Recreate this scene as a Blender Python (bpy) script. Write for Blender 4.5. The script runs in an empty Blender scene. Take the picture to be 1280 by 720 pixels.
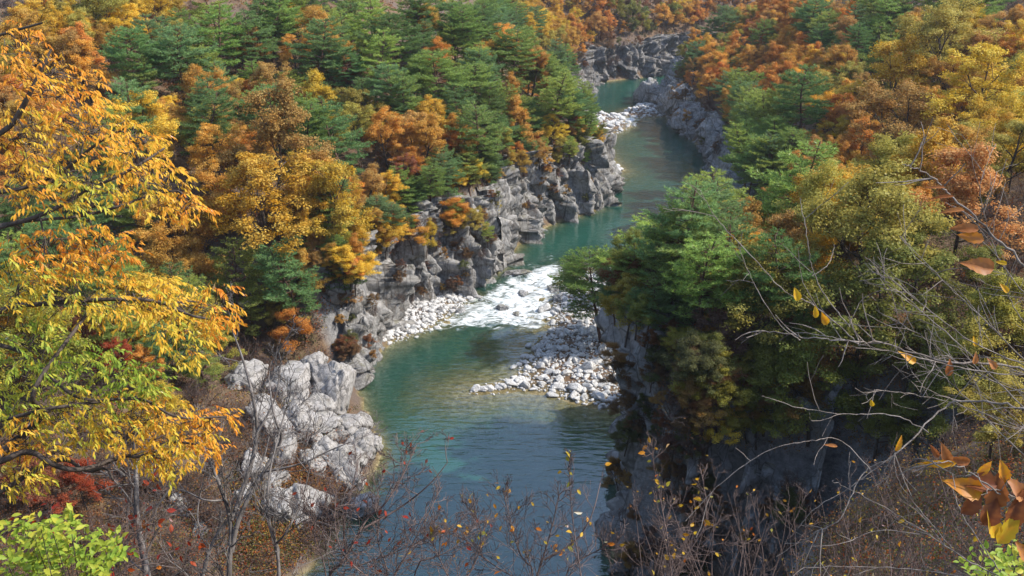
import bpy, math, random
import numpy as np
from mathutils import Vector, Matrix

# ------------------------------------------------------------------ camera, world, sun, exposure
SC = bpy.context.scene
COL = SC.collection
CAM_H, PITCH, FPX = 45.0, math.radians(22.0), 1155.0      # FPX: focal length in photo pixels (1280 wide)
cd = bpy.data.cameras.new('camera'); cam = bpy.data.objects.new('camera', cd); COL.objects.link(cam)
cam.location = (0, 0, CAM_H); cam.rotation_euler = (math.pi/2 - PITCH, 0, 0)
cd.sensor_width = 36.0; cd.lens = 36.0*FPX/1280.0; cd.clip_start = 0.1; cd.clip_end = 5000
SC.camera = cam
SUN = Vector((0.80, -0.02, 0.80)).normalized()              # direction towards the sun
el = math.asin(SUN.z); az = math.atan2(SUN.x, SUN.y)
w = bpy.data.worlds.new('World'); SC.world = w; w.use_nodes = True
nt = w.node_tree; bg = nt.nodes['Background']
sk = nt.nodes.new('ShaderNodeTexSky'); sk.sky_type = 'NISHITA'; sk.sun_disc = False
sk.sun_elevation = el; sk.sun_rotation = az; sk.altitude = 700; sk.air_density = 1.2; sk.dust_density = 2.0
nt.links.new(sk.outputs[0], bg.inputs[0]); bg.inputs[1].default_value = 0.15
sd = bpy.data.lights.new('sun', 'SUN'); sun = bpy.data.objects.new('sun', sd); COL.objects.link(sun)
sd.energy = 3.6; sd.angle = math.radians(0.6); sd.color = (1.0, 0.93, 0.82)
sun.rotation_euler = SUN.to_track_quat('Z', 'Y').to_euler(); sun.location = (60, 0, 120)
SC.view_settings.view_transform = 'Standard'; SC.view_settings.look = 'None'
SC.view_settings.exposure = 1.0; SC.view_settings.gamma = 1.0
SC.render.engine = 'CYCLES'
SC.cycles.max_bounces = 6; SC.cycles.diffuse_bounces = 3; SC.cycles.glossy_bounces = 2
SC.cycles.transparent_max_bounces = 6; SC.cycles.transmission_bounces = 3; SC.cycles.caustics_reflective = False

# ------------------------------------------------------------------ pixel <-> world
cP, sP = math.cos(PITCH), math.sin(PITCH)
def ray(px, py):
    a = (np.asarray(px, float)-640)/FPX; b = (360-np.asarray(py, float))/FPX
    return np.stack([a, cP + b*sP, -sP + b*cP], -1)           # forward depth 1
def P(px, py, depth):                                          # point at forward depth
    return np.array([0, 0, CAM_H]) + ray(px, py)*depth
def unproj(px, py, z=0.0):                                     # meets height z
    d = ray(px, py); return (np.array([0, 0, CAM_H]) + d*((z-CAM_H)/d[2]))
def project(p):
    p = np.asarray(p, float); x = p[..., 0]; y = p[..., 1]; z = p[..., 2]-CAM_H
    f = y*cP - z*sP; u = y*sP + z*cP; f = np.where(f < 0.05, 0.05, f)
    return 640 + FPX*x/f, 360 - FPX*u/f, f

# ------------------------------------------------------------------ numpy noise
def _h(ix, iy, iz, s):
    n = (ix.astype(np.int64)*374761393 + iy.astype(np.int64)*668265263 + iz.astype(np.int64)*2147483647 + s*974634777) & 0xffffffff
    n = ((n ^ (n >> 13))*1274126177) & 0xffffffff
    n = ((n ^ (n >> 16))*2246822519) & 0xffffffff
    n = n ^ (n >> 15)
    return n.astype(np.float64)/4294967295.0
def vnoise(p, s=0):
    i = np.floor(p); f = p-i; f = f*f*(3-2*f); r = 0
    for dx in (0, 1):
        for dy in (0, 1):
            for dz in (0, 1):
                wgt = (f[:, 0] if dx else 1-f[:, 0])*(f[:, 1] if dy else 1-f[:, 1])*(f[:, 2] if dz else 1-f[:, 2])
                r = r + wgt*_h(i[:, 0]+dx, i[:, 1]+dy, i[:, 2]+dz, s)
    return r
def fbm(p, o=4, s=0):
    r = 0; a = 0.5; t = 0
    for k in range(o): r = r + a*(vnoise(p*2**k, s+k*17)-.5)*2; t += a; a *= .5
    return r/t
def facet(p, cell, seed, tilt=1.0):                            # tilted planar cells: broken rock
    q = p/np.asarray(cell, float); i = np.floor(q)
    b1 = np.full(len(p), 9.); b2 = np.full(len(p), 9.); val = np.zeros(len(p))
    for dx in (-1, 0, 1):
        for dy in (-1, 0, 1):
            for dz in (-1, 0, 1):
                jx, jy, jz = i[:, 0]+dx, i[:, 1]+dy, i[:, 2]+dz
                c = np.stack([jx+_h(jx, jy, jz, seed), jy+_h(jx, jy, jz, seed+1), jz+_h(jx, jy, jz, seed+2)], 1)
                d = q-c; dd = np.sqrt((d**2).sum(1))
                t = np.stack([_h(jx, jy, jz, seed+3)-.5, _h(jx, jy, jz, seed+4)-.5, _h(jx, jy, jz, seed+5)-.5], 1)
                v = _h(jx, jy, jz, seed+6) + tilt*(d*t).sum(1)*2
                m = dd < b1
                b2 = np.where(m, b1, np.minimum(b2, dd)); val = np.where(m, v, val); b1 = np.where(m, dd, b1)
    return val, b2-b1
def sstep(a, b, x):
    t = np.clip((x-a)/(b-a), 0, 1); return t*t*(3-2*t)

# ------------------------------------------------------------------ object helpers
def tag(o, label=None, cat=None, group=None, kind=None):
    if label: o['label'] = label
    if cat: o['category'] = cat
    if group: o['group'] = group
    if kind: o['kind'] = kind
    return o
def mesh_from(name, V, F, mats, smooth=False, attrs=None, fmat=None):
    me = bpy.data.meshes.new(name)
    V = np.asarray(V, np.float32); me.vertices.add(len(V)); me.vertices.foreach_set('co', V.ravel())
    if isinstance(F, np.ndarray):
        n, k = F.shape; me.loops.add(n*k); me.loops.foreach_set('vertex_index', F.astype(np.int32).ravel())
        me.polygons.add(n); me.polygons.foreach_set('loop_start', np.arange(0, n*k, k, dtype=np.int32))
    else:
        tot = np.array([len(f) for f in F], np.int32); flat = np.array([i for f in F for i in f], np.int32)
        me.loops.add(len(flat)); me.loops.foreach_set('vertex_index', flat)
        me.polygons.add(len(tot)); me.polygons.foreach_set('loop_start', np.concatenate([[0], np.cumsum(tot)[:-1]]).astype(np.int32))
    for m in (mats if isinstance(mats, (list, tuple)) else [mats]): me.materials.append(m)
    me.update(calc_edges=True)
    if smooth: me.polygons.foreach_set('use_smooth', np.ones(len(me.polygons), bool))
    for k, a in (attrs or {}).items():
        a = np.asarray(a, np.float32)
        if a.ndim == 1:
            at = me.attributes.new(k, 'FLOAT', 'POINT'); at.data.foreach_set('value', a)
        else:
            at = me.attributes.new(k, 'FLOAT_COLOR', 'POINT'); at.data.foreach_set('color', a.ravel())
    me.validate(); return me
def obj(name, me, parent=None, loc=None, rot=None, scale=None):
    o = bpy.data.objects.new(name, me); COL.objects.link(o)
    if parent is not None: o.parent = parent
    if loc is not None: o.location = loc
    if rot is not None: o.rotation_euler = rot
    if scale is not None: o.scale = scale
    return o
class Tubes:                                                   # tapered tubes along polylines, one mesh
    def __init__(s): s.V = []; s.F = []; s.n = 0
    def add(s, pts, r0, r1, sides=5, power=1.0):
        pts = np.asarray(pts, float); k = len(pts)
        T = np.gradient(pts, axis=0); T /= np.linalg.norm(T, axis=1, keepdims=True)+1e-9
        ref = np.array([0, 0, 1.]) if abs(T[0][2]) < .9 else np.array([1., 0, 0])
        A = np.cross(T, ref); A /= np.linalg.norm(A, axis=1, keepdims=True)+1e-9; B = np.cross(T, A)
        r = r0 + (r1-r0)*np.linspace(0, 1, k)**power
        an = np.arange(sides)*2*math.pi/sides
        ring = pts[:, None, :] + r[:, None, None]*(np.cos(an)[None, :, None]*A[:, None, :] + np.sin(an)[None, :, None]*B[:, None, :])
        s.V.append(ring.reshape(-1, 3))
        i = np.arange(k-1)[:, None]*sides; j = np.arange(sides)[None, :]; j2 = (j+1) % sides
        s.F.append((np.stack([i+j, i+j2, i+sides+j2, i+sides+j], -1)+s.n).reshape(-1, 4)); s.n += k*sides
    def mesh(s, name, mat): return mesh_from(name, np.concatenate(s.V), np.concatenate(s.F), mat, smooth=True)
def smooth_line(pts, n=4):
    pts = np.asarray(pts, float)
    for _ in range(n):
        q = pts[:-1]*.75+pts[1:]*.25; r = pts[:-1]*.25+pts[1:]*.75
        mid = np.empty((2*len(q), pts.shape[1])); mid[0::2] = q; mid[1::2] = r
        pts = np.concatenate([pts[:1], mid, pts[-1:]])
    return pts

# ------------------------------------------------------------------ materials
class M:
    def __init__(s, name):
        s.m = bpy.data.materials.new(name); s.m.use_nodes = True; s.t = s.m.node_tree
        s.t.nodes.clear(); s.out = s.t.nodes.new('ShaderNodeOutputMaterial')
    def n(s, typ, **kw):
        nd = s.t.nodes.new('ShaderNode'+typ)
        for k, v in kw.items():
            if k.startswith('i_'):
                key = k[2:]; key = int(key) if key.isdigit() else key.replace('_', ' ')
                s.set(nd.inputs[key], v)
            else: setattr(nd, k, v)
        return nd
    def set(s, sock, v):
        if hasattr(v, 'is_output'): s.t.links.new(v, sock)
        else: sock.default_value = v
    def ramp(s, fac, stops):
        r = s.n('ValToRGB'); s.set(r.inputs[0], fac); e = r.color_ramp.elements
        while len(e) < len(stops): e.new(.5)
        for k, (p, c) in enumerate(stops):
            e[k].position = p; e[k].color = c if len(c) == 4 else (*c, 1)
        return r.outputs[0]
    def noise(s, scale, detail=4, rough=.6, vec=None, dist=0):
        nd = s.n('TexNoise'); nd.inputs['Scale'].default_value = scale; nd.inputs['Detail'].default_value = detail
        nd.inputs['Roughness'].default_value = rough; nd.inputs['Distortion'].default_value = dist
        if vec is not None: s.set(nd.inputs['Vector'], vec)
        return nd.outputs[0]
    def mix(s, f, a, b, blend='MIX'):
        nd = s.n('Mix', data_type='RGBA', blend_type=blend)
        s.set(nd.inputs[0], f); s.set(nd.inputs[6], a if hasattr(a, 'is_output') or len(a) == 4 else (*a, 1)); s.set(nd.inputs[7], b if hasattr(b, 'is_output') or len(b) == 4 else (*b, 1))
        return nd.outputs[2]
    def math(s, op, a, b=0.0, c=None):
        nd = s.n('Math', operation=op); s.set(nd.inputs[0], a); s.set(nd.inputs[1], b)
        if c is not None: s.set(nd.inputs[2], c)
        return nd.outputs[0]
    def attr(s, name, out='Fac'): return s.n('Attribute', attribute_name=name).outputs[out]
    def bump(s, h, strength, dist): 
        nd = s.n('Bump'); nd.inputs['Strength'].default_value = strength; nd.inputs['Distance'].default_value = dist
        s.set(nd.inputs['Height'], h); return nd.outputs[0]
    def pos(s): return s.n('NewGeometry').outputs['Position']
    def scaled(s, v, sc):
        nd = s.n('Mapping'); s.set(nd.inputs['Vector'], v); nd.inputs['Scale'].default_value = sc; return nd.outputs[0]
    def done(s, sh): s.t.links.new(sh, s.out.inputs[0]); return s.m
    def shmix(s, f, a, b):
        nd = s.n('MixShader'); s.set(nd.inputs[0], f); s.set(nd.inputs[1], a); s.set(nd.inputs[2], b); return nd.outputs[0]

def leaf_mat(name, trans=.35, use_obj=True, ramp=None, gloss=.06):
    m = M(name); tint = m.attr('tint')
    if use_obj:
        base = m.n('ObjectInfo').outputs['Color']
        hs = m.n('HueSaturation'); m.set(hs.inputs['Color'], base)
        m.set(hs.inputs['Hue'], m.math('MULTIPLY_ADD', tint, .036, .482)); m.set(hs.inputs['Value'], m.math('MULTIPLY_ADD', m.attr('tint2'), .7, .68))
        m.set(hs.inputs['Saturation'], m.math('MULTIPLY_ADD', tint, -.2, 1.08))
        col = hs.outputs[0]
    else: col = m.ramp(tint, ramp)
    d = m.n('BsdfDiffuse'); m.set(d.inputs[0], col)
    t = m.n('BsdfTranslucent'); m.set(t.inputs[0], col)
    s1 = m.shmix(trans, d.outputs[0], t.outputs[0])
    g = m.n('BsdfGlossy'); g.inputs['Roughness'].default_value = .45; g.inputs[0].default_value = (.9, .9, .9, 1)
    f = m.n('Fresnel'); f.inputs[0].default_value = 1.35
    return m.done(m.shmix(m.math('MULTIPLY', f.outputs[0], gloss), s1, g.outputs[0]))
M_LEAF = leaf_mat('tree_leaves', .45, gloss=.012)
M_PINE = leaf_mat('pine_needles', .45)
M_UNDER = None
def bark_mat(name, c0, c1, scale=6):
    m = M(name); p = m.n('TexCoord').outputs['Object']
    n = m.noise(scale, 5, .65, m.scaled(p, (1, 1, .25)))
    c = m.ramp(n, [(.3, c0), (.7, c1)])
    b = m.n('BsdfPrincipled'); m.set(b.inputs['Base Color'], c); b.inputs['Roughness'].default_value = .9
    b.inputs['Specular IOR Level'].default_value = .2
    m.set(b.inputs['Normal'], m.bump(n, .6, .03)); return m.done(b.outputs[0])
M_BARK = bark_mat('dark_bark', (.035, .027, .022), (.12, .095, .08))
M_PBARK = bark_mat('pine_bark', (.05, .03, .022), (.17, .10, .07))
M_TWIG = bark_mat('mauve_twigs', (.075, .052, .046), (.19, .14, .125), 3)
M_GBARK = bark_mat('grey_bark', (.06, .052, .048), (.24, .22, .21), 9)
M_PALE = bark_mat('pale_twig_bark', (.085, .066, .055), (.29, .25, .225), 14)

def rock_mat(name, dark, mid, light, moss=.25, stain=.3, cell=.35):
    m = M(name); p = m.pos()
    n1 = m.noise(.35, 6, .65, p); n2 = m.noise(2.2, 6, .7, p); n3 = m.noise(9, 4, .7, p)
    st = m.noise(.9, 5, .65, m.scaled(p, (1, 1, .22)), 1.0)
    c = m.ramp(n2, [(.28, dark), (.5, mid), (.74, light)])
    c = m.mix(m.ramp(n1, [(.35, (0, 0, 0)), (.7, (1, 1, 1))]), c, m.mix(.5, c, light), 'MIX')
    c = m.mix(m.math('MULTIPLY', m.ramp(st, [(.52, (0, 0, 0)), (.68, (1, 1, 1))]), stain), c, (.10, .075, .055))
    nz = m.n('SeparateXYZ'); m.set(nz.inputs[0], m.n('NewGeometry').outputs['Normal'])
    up = m.ramp(nz.outputs[2], [(.45, (0, 0, 0)), (.85, (1, 1, 1))])
    mz = m.ramp(m.noise(.8, 5, .7, p), [(.5, (0, 0, 0)), (.62, (1, 1, 1))])
    c = m.mix(m.math('MULTIPLY', m.math('MULTIPLY', up, mz), moss), c, (.115, .105, .035))
    v = m.n('TexVoronoi', feature='DISTANCE_TO_EDGE'); v.inputs['Scale'].default_value = cell
    m.set(v.inputs['Vector'], m.mix(.25, m.scaled(p, (1, 1, .5)), m.n('TexNoise').outputs[1]))
    crack = m.ramp(v.outputs[0], [(0, (0, 0, 0)), (.05, (1, 1, 1))])
    v2 = m.n('TexVoronoi', feature='DISTANCE_TO_EDGE'); v2.inputs['Scale'].default_value = cell*2.6
    m.set(v2.inputs['Vector'], m.mix(.12, m.scaled(p, (1, 1, .38)), m.n('TexNoise').outputs[1]))
    joint = m.math('MULTIPLY', m.ramp(v2.outputs[0], [(0, (0, 0, 0)), (.035, (1, 1, 1))]), m.ramp(v.outputs[0], [(0, (0, 0, 0)), (.03, (1, 1, 1))]))
    c = m.mix(m.math('MULTIPLY_ADD', joint, -.62, .62), c, (.03, .026, .022))
    h = m.math('ADD', m.math('MULTIPLY', n2, .6), m.math('MULTIPLY', n3, .25)); h = m.math('MULTIPLY_ADD', crack, .12, h)
    b = m.n('BsdfPrincipled'); m.set(b.inputs['Base Color'], c); b.inputs['Roughness'].default_value = .88
    b.inputs['Specular IOR Level'].default_value = .25
    m.set(b.inputs['Normal'], m.bump(h, .8, .35)); return m.done(b.outputs[0])
M_CLIFF = rock_mat('grey_cliff_rock', (.06, .058, .056), (.20, .195, .19), (.42, .41, .40), .7, .75)
M_FARR = rock_mat('shaded_far_rock', (.06, .058, .06), (.15, .145, .145), (.29, .28, .275), .6, .7)  # far cliff rock; its shade is put into the darker colour
M_DARKR = rock_mat('slate_cliff_rock', (.10, .10, .105), (.26, .26, .265), (.43, .425, .42), .6, .5)
M_PINK = rock_mat('pale_boulder_rock', (.15, .14, .135), (.31, .297, .288), (.49, .47, .455), .25, .45, .8)
M_WHITE = rock_mat('white_river_stone', (.36, .36, .36), (.56, .555, .55), (.72, .715, .70), .03, .12, 2.0)
# ------------------------------------------------------------------ river banks (waterline pixels met with z = 0)
def U(*pts): return [unproj(a, b)[:2] for a, b in pts]
LEFT = [np.array(q, float) for q in ((-80, 40), (-45, 45), (-24, 49))] + U((395, 715), (430, 650), (455, 600), (478, 572), (470, 545), (455, 520), (450, 495), (436, 474),
        (484, 438), (480, 398), (540, 374), (588, 352), (628, 338), (634, 318), (655, 298), (692, 277), (752, 262), (757, 240),
        (752, 215), (745, 190), (735, 165), (728, 130), (735, 105), (770, 100), (814, 96)) + [np.array(q, float) for q in ((64, 302), (150, 330), (230, 345))]
RIGHT = [np.array(q, float) for q in ((230, 320), (150, 305), (75, 272))] + U((846, 106), (833, 125), (831, 148), (852, 165), (882, 187)) + \
        [np.array(q, float) for q in ((37.5, 160), (33, 140), (27, 120), (21, 98), (15.5, 80), (11, 68), (8.2, 60), (8.0, 56), (14, 53.5), (21, 50), (19, 45), (10, 41), (4, 35), (-20, 27), (-80, 22))]
BL = smooth_line(LEFT, 2); BR = smooth_line(RIGHT, 2)
POLY = np.concatenate([BL, BR])
def seg_dist(pts, line, closed=False):
    A = line if not closed else line; B = np.roll(line, -1, 0) if closed else line[1:]
    A = line if closed else line[:-1]
    best = np.full(len(pts), 1e9)
    for a, b in zip(A, B):
        ab = b-a; t = np.clip(((pts-a)@ab)/(ab@ab+1e-9), 0, 1); d = pts-(a+t[:, None]*ab); best = np.minimum(best, (d**2).sum(1))
    return np.sqrt(best)
def inside(pts, poly):
    r = np.zeros(len(pts), bool); x, y = pts[:, 0], pts[:, 1]
    for a, b in zip(poly, np.roll(poly, -1, 0)):
        c = ((a[1] > y) != (b[1] > y)) & (x < (b[0]-a[0])*(y-a[1])/(b[1]-a[1]+1e-12)+a[0]); r ^= c
    return r
BARS = [np.array(U((592, 490), (618, 482), (648, 474), (664, 446), (690, 410), (694, 375), (716, 352), (760, 338), (840, 330), (840, 400), (800, 505), (764, 510), (722, 502), (690, 492), (650, 486))),
        np.array(U((470, 432), (496, 424), (530, 412), (560, 394), (592, 374), (570, 360), (520, 366), (470, 392))),
        np.array(U((735, 190), (748, 215), (766, 222), (780, 213), (762, 196), (752, 178), (768, 168), (790, 158), (775, 145), (740, 140), (715, 150))),
        np.array(U((768, 146), (800, 148), (840, 146), (846, 130), (815, 128), (785, 136)))]
ANCH = np.array([(-50, 47, 2, 6, .35), (-20, 58, 1.5, 5, .40), (-13, 72, 2.5, 5, .45), (-25, 82, 3, 5, .22), (-38, 84, 3, 6, .25), (-17, 91, 11.5, 4, .55), (-27, 98, 12, 4, .45), (-40, 98, 11, 5, .45), (-5, 112, 11, 4, .60), (2, 132, 11, 4, .62),
    (15, 150, 10, 3, .60), (17, 175, 3, 7, .60), (18, 195, 3, 7, .65), (24, 255, 8, 5, .65), (45, 296, 10, 6, .72), (140, 335, 12, 6, .70), (110, 282, 8, 5, .6), (55, 264, 8, 5, .6), (40, 210, 6, 4, .6),
    (38, 170, 6, 5, .58), (25, 112, 4, 5, .45), (18, 92, 4, 5, .35), (13, 74, 14, 4, .25), (8, 59, 18.5, 2.2, .16), (14, 54, 18, 2.5, .20), (30, 64, 16, 3, .28), (0, 31, 20, 12, .9), (-50, 23, 15, 14, .8), (20, 43, 20, 8, 1.0), (34, 40, 20, 8, 1.0)])
def terrain(xy):
    dist = np.minimum(seg_dist(xy, BL), seg_dist(xy, BR)); ins = inside(xy, POLY)
    wgt = 1/(((xy[:, None, :]-ANCH[None, :, :2])**2).sum(2)+4)**2
    wgt /= wgt.sum(1, keepdims=True); prm = wgt@ANCH[:, 2:]
    hc, wc, sl = prm.T
    p3 = np.column_stack([xy, np.zeros(len(xy))])
    n = fbm(p3*.035, 4, 3)*3.2 + fbm(p3*.16, 3, 9)*.9
    d = dist
    land = hc*sstep(0, 1, d/wc)*.999 + sl*np.maximum(d-wc*.8, 0) + n*np.clip((d-wc)/12, 0, 1) + .35
    cut = np.clip((xy[:, 0]-4)/16, 0, 1); capz = 43.1-(.98-.46*cut)*np.maximum(xy[:, 1], 0)
    near = (xy[:, 1] < 52) & (xy[:, 1] < 50-.1*np.abs(xy[:, 0]))
    land = np.where(near, np.minimum(land, np.maximum(capz + n*.25, .5)), land)
    land = np.where(xy[:, 1] < 0, np.minimum(43.1+n*.1, np.maximum(land, 43.1+n*.1)) - 0*d, land)
    bed = -np.minimum(3.2, .28*d) + n*.05
    z = np.where(ins, bed, land)
    for kb, bp in enumerate(BARS):
        bd = seg_dist(xy, bp, True); bi = inside(xy, bp)
        bz = np.where(bi, np.minimum(.75, .10+.11*bd) + n*.04, .02-(.03*bd+.008*bd**2 if kb == 0 else .16*bd))
        ok = ins | (d < 1.5)
        z = np.where(ok, np.maximum(z, np.where(bd < 30, bz, -9)), z)
    return z, dist, ins, prm
GS = .95; GX = np.arange(-175, 235.1, GS); GY = np.arange(-24, 430.1, GS)
gx, gy = np.meshgrid(GX, GY); gxy = np.column_stack([gx.ravel(), gy.ravel()])
TZ, TD, TI, TP = terrain(gxy); HG = TZ.reshape(gx.shape); DG = np.where(TI, -TD, TD).reshape(gx.shape)
WCG = TP[:, 1].reshape(gx.shape)
def samp(G, x, y):
    x = np.asarray(x, float); y = np.asarray(y, float)
    fx = np.clip((x-GX[0])/GS, 0, len(GX)-1.001); fy = np.clip((y-GY[0])/GS, 0, len(GY)-1.001)
    i = fx.astype(int); j = fy.astype(int); a = fx-i; b = fy-j
    return G[j, i]*(1-a)*(1-b)+G[j, i+1]*a*(1-b)+G[j+1, i]*(1-a)*b+G[j+1, i+1]*a*b
def ground(x, y): return float(samp(HG, x, y))
def hit(px, py, t0=12, lift=0.0):                              # ray meets the terrain
    d = ray(px, py); t = np.arange(t0, 520, .4); p = np.array([0, 0, CAM_H])+t[:, None]*d
    below = p[:, 2] < np.maximum(samp(HG, p[:, 0], p[:, 1]), 0)+lift
    k = int(np.argmax(below)) if below.any() else len(t)-1
    return p[k]
ny, nx = gx.shape
idx = np.arange(nx*ny).reshape(ny, nx)
quads = np.stack([idx[:-1, :-1], idx[:-1, 1:], idx[1:, 1:], idx[1:, :-1]], -1).reshape(-1, 4)

m = M('forest_floor'); p = m.pos()
n1 = m.noise(.12, 5, .6, p); n2 = m.noise(1.1, 6, .7, p); n3 = m.noise(6, 4, .7, p)
c = m.ramp(n2, [(.25, (.055, .040, .030)), (.45, (.15, .095, .06)), (.6, (.20, .14, .085)), (.8, (.12, .11, .05))])
c = m.mix(m.ramp(n1, [(.45, (0, 0, 0)), (.62, (1, 1, 1))]), c, m.mix(n3, (.10, .075, .06), (.19, .145, .12)))
nz = m.n('SeparateXYZ'); m.set(nz.inputs[0], m.n('NewGeometry').outputs['Normal'])
steep = m.ramp(nz.outputs[2], [(.35, (1, 1, 1)), (.62, (0, 0, 0))])
rk = m.ramp(m.noise(1.6, 6, .7, p), [(.3, (.09, .09, .095)), (.7, (.33, .325, .32))])
c = m.mix(steep, c, rk)
zz = m.n('SeparateXYZ'); m.set(zz.inputs[0], p)
wet = m.ramp(m.math('MULTIPLY_ADD', zz.outputs[2], .5, .5), [(.5, (1, 1, 1)), (.68, (0, 0, 0))])
bedc = m.ramp(m.noise(1.3, 5, .75, p), [(.3, (.07, .06, .03)), (.5, (.21, .17, .08)), (.7, (.40, .34, .22))])
c = m.mix(wet, c, bedc)
b = m.n('BsdfPrincipled'); m.set(b.inputs['Base Color'], c); b.inputs['Roughness'].default_value = .95; b.inputs['Specular IOR Level'].default_value = .1
m.set(b.inputs['Normal'], m.bump(m.math('ADD', n2, m.math('MULTIPLY', n3, .4)), .9, .4))
M_GROUND = m.done(b.outputs[0])
ground_me = mesh_from('ground', np.column_stack([gxy, TZ]), quads, M_GROUND, smooth=True)
g_o = tag(obj('ground', ground_me), 'steep gorge slopes covered in leaf litter and brush', kind='structure')

# mountains beyond the gorge (closed round the valley, out of frame; the river mirrors them)
m = M('far_forest'); p = m.pos()
c = m.ramp(m.noise(.03, 6, .75, p), [(.3, (.035, .05, .025)), (.45, (.12, .075, .03)), (.6, (.19, .12, .035)), (.75, (.06, .07, .03))])
b = m.n('BsdfDiffuse'); m.set(b.inputs[0], c); m.set(b.inputs['Normal'], m.bump(m.noise(.08, 5, .7, p), 1, 6)); M_FARF = m.done(b.outputs[0])
ang = np.radians(np.linspace(-62, 55, 90)); rad = np.linspace(0, 1, 26)
A_, R_ = np.meshgrid(ang, rad); rr = 395+R_*700
mx = rr*np.sin(A_); my = rr*np.cos(A_)
hill = 60+sstep(0, .5, R_)*215*(0.85+.15*np.cos(A_*3+1)) + fbm(np.column_stack([mx.ravel()/160, my.ravel()/160, 0*mx.ravel()]), 5, 41).reshape(mx.shape)*55*np.minimum(1, R_*3)
hill[0] = -5
i2 = np.arange(mx.size).reshape(mx.shape)
q2 = np.stack([i2[:-1, :-1], i2[1:, :-1], i2[1:, 1:], i2[:-1, 1:]], -1).reshape(-1, 4)
# keep clear of the modelled ground
hill = np.where((my < 425) & (mx > -172) & (mx < 232), -30, hill)
tag(obj('hills', mesh_from('hills', np.column_stack([mx.ravel(), my.ravel(), hill.ravel()]), q2, M_FARF, smooth=True)), 'forested mountains closing the valley', kind='structure')

# ------------------------------------------------------------------ water
WX = np.arange(-80, 70.1, .5); WY = np.arange(20, 345.1, .5)
wx, wy = np.meshgrid(WX, WY); wxy = np.column_stack([wx.ravel(), wy.ravel()])
dep = np.clip(-samp(HG, wxy[:, 0], wxy[:, 1]), 0, 5)
RAP = [np.array(U((535, 410), (570, 384), (606, 364), (636, 346), (688, 322), (715, 340), (706, 372), (706, 400), (660, 414), (600, 412))),
       np.array(U((724, 172), (742, 152), (775, 142), (800, 150), (775, 165), (745, 172))),
       np.array(U((800, 132), (815, 112), (834, 112), (834, 134), (815, 140)))]
foam = np.zeros(len(wxy)); wn = np.column_stack([wxy*.5, np.zeros(len(wxy))])
for k, rp in enumerate(RAP):
    s_ = seg_dist(wxy, rp, True); s_ = np.where(inside(wxy, rp), s_, -s_)
    foam = np.maximum(foam, sstep(-3.5, 3.0, s_ + fbm(wn, 3, 5)*2.2))
chop = fbm(np.column_stack([wxy*[.8, 1.0], np.zeros(len(wxy))]), 4, 77)
wz = foam*(chop*.55+.12) + .012*chop
m = M('river_water'); p = m.pos()
fo = m.attr('foam'); de = m.attr('depth')
mp = m.n('Mapping'); m.set(mp.inputs['Vector'], p); mp.inputs['Rotation'].default_value = (0, 0, math.radians(-60)); mp.inputs['Scale'].default_value = (.5, 1.5, 1)
fr = m.noise(1.0, 8, .72, mp.outputs[0], 1.2)
fmask = m.ramp(m.math('ADD', m.math('MULTIPLY', fo, .40), m.math('MULTIPLY', fr, .85)), [(.71, (0, 0, 0)), (.90, (1, 1, 1))])
r1 = m.noise(1.0, 3, .5, m.scaled(p, (.45, 1.7, 1)), .6); r2 = m.noise(.22, 3, .5, p)
nrm = m.bump(m.math('ADD', m.math('MULTIPLY', r1, .5), m.math('MULTIPLY', r2, .6)), .42, .35)
absb = m.math('SUBTRACT', 1.0, m.math('POWER', 2.718, m.math('MULTIPLY', de, -1.5)))
teal = m.mix(m.ramp(m.noise(.05, 3, .5, p), [(.35, (0, 0, 0)), (.65, (1, 1, 1))]), (.011, .066, .050), (.020, .090, .064))
df = m.n('BsdfDiffuse'); m.set(df.inputs[0], teal)
tr = m.n('BsdfTransparent'); m.set(tr.inputs[0], m.mix(m.math('MINIMUM', m.math('MULTIPLY', de, .6), 1), (.93, .97, .93), (.45, .70, .58)))
body = m.shmix(absb, tr.outputs[0], df.outputs[0])
gl = m.n('BsdfGlossy'); gl.inputs['Roughness'].default_value = .04; m.set(gl.inputs['Normal'], nrm)
f = m.n('Fresnel'); f.inputs[0].default_value = 2.4; m.set(f.inputs['Normal'], nrm)
body = m.shmix(m.math('MULTIPLY', f.outputs[0], m.math('SUBTRACT', 1.0, m.n('NewGeometry').outputs['Backfacing'])), body, gl.outputs[0])
wf = m.n('BsdfDiffuse'); wf.inputs[0].default_value = (.78, .82, .84, 1)
M_WATER = m.done(m.shmix(fmask, body, wf.outputs[0]))
i3 = np.arange(wx.size).reshape(wx.shape)
wq = np.stack([i3[:-1, :-1], i3[:-1, 1:], i3[1:, 1:], i3[1:, :-1]], -1).reshape(-1, 4)
keep = (samp(HG, wxy[:, 0], wxy[:, 1]) < .5)[wq].any(1); wq = wq[keep]
used = np.unique(wq); remap = np.zeros(len(wxy), int); remap[used] = np.arange(len(used)); 
tag(obj('river', mesh_from('river', np.column_stack([wxy, wz])[used], remap[wq], M_WATER, smooth=True, attrs={'foam': foam[used], 'depth': dep[used]})),
    'teal river with white rapids winding through the gorge', kind='structure')

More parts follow.
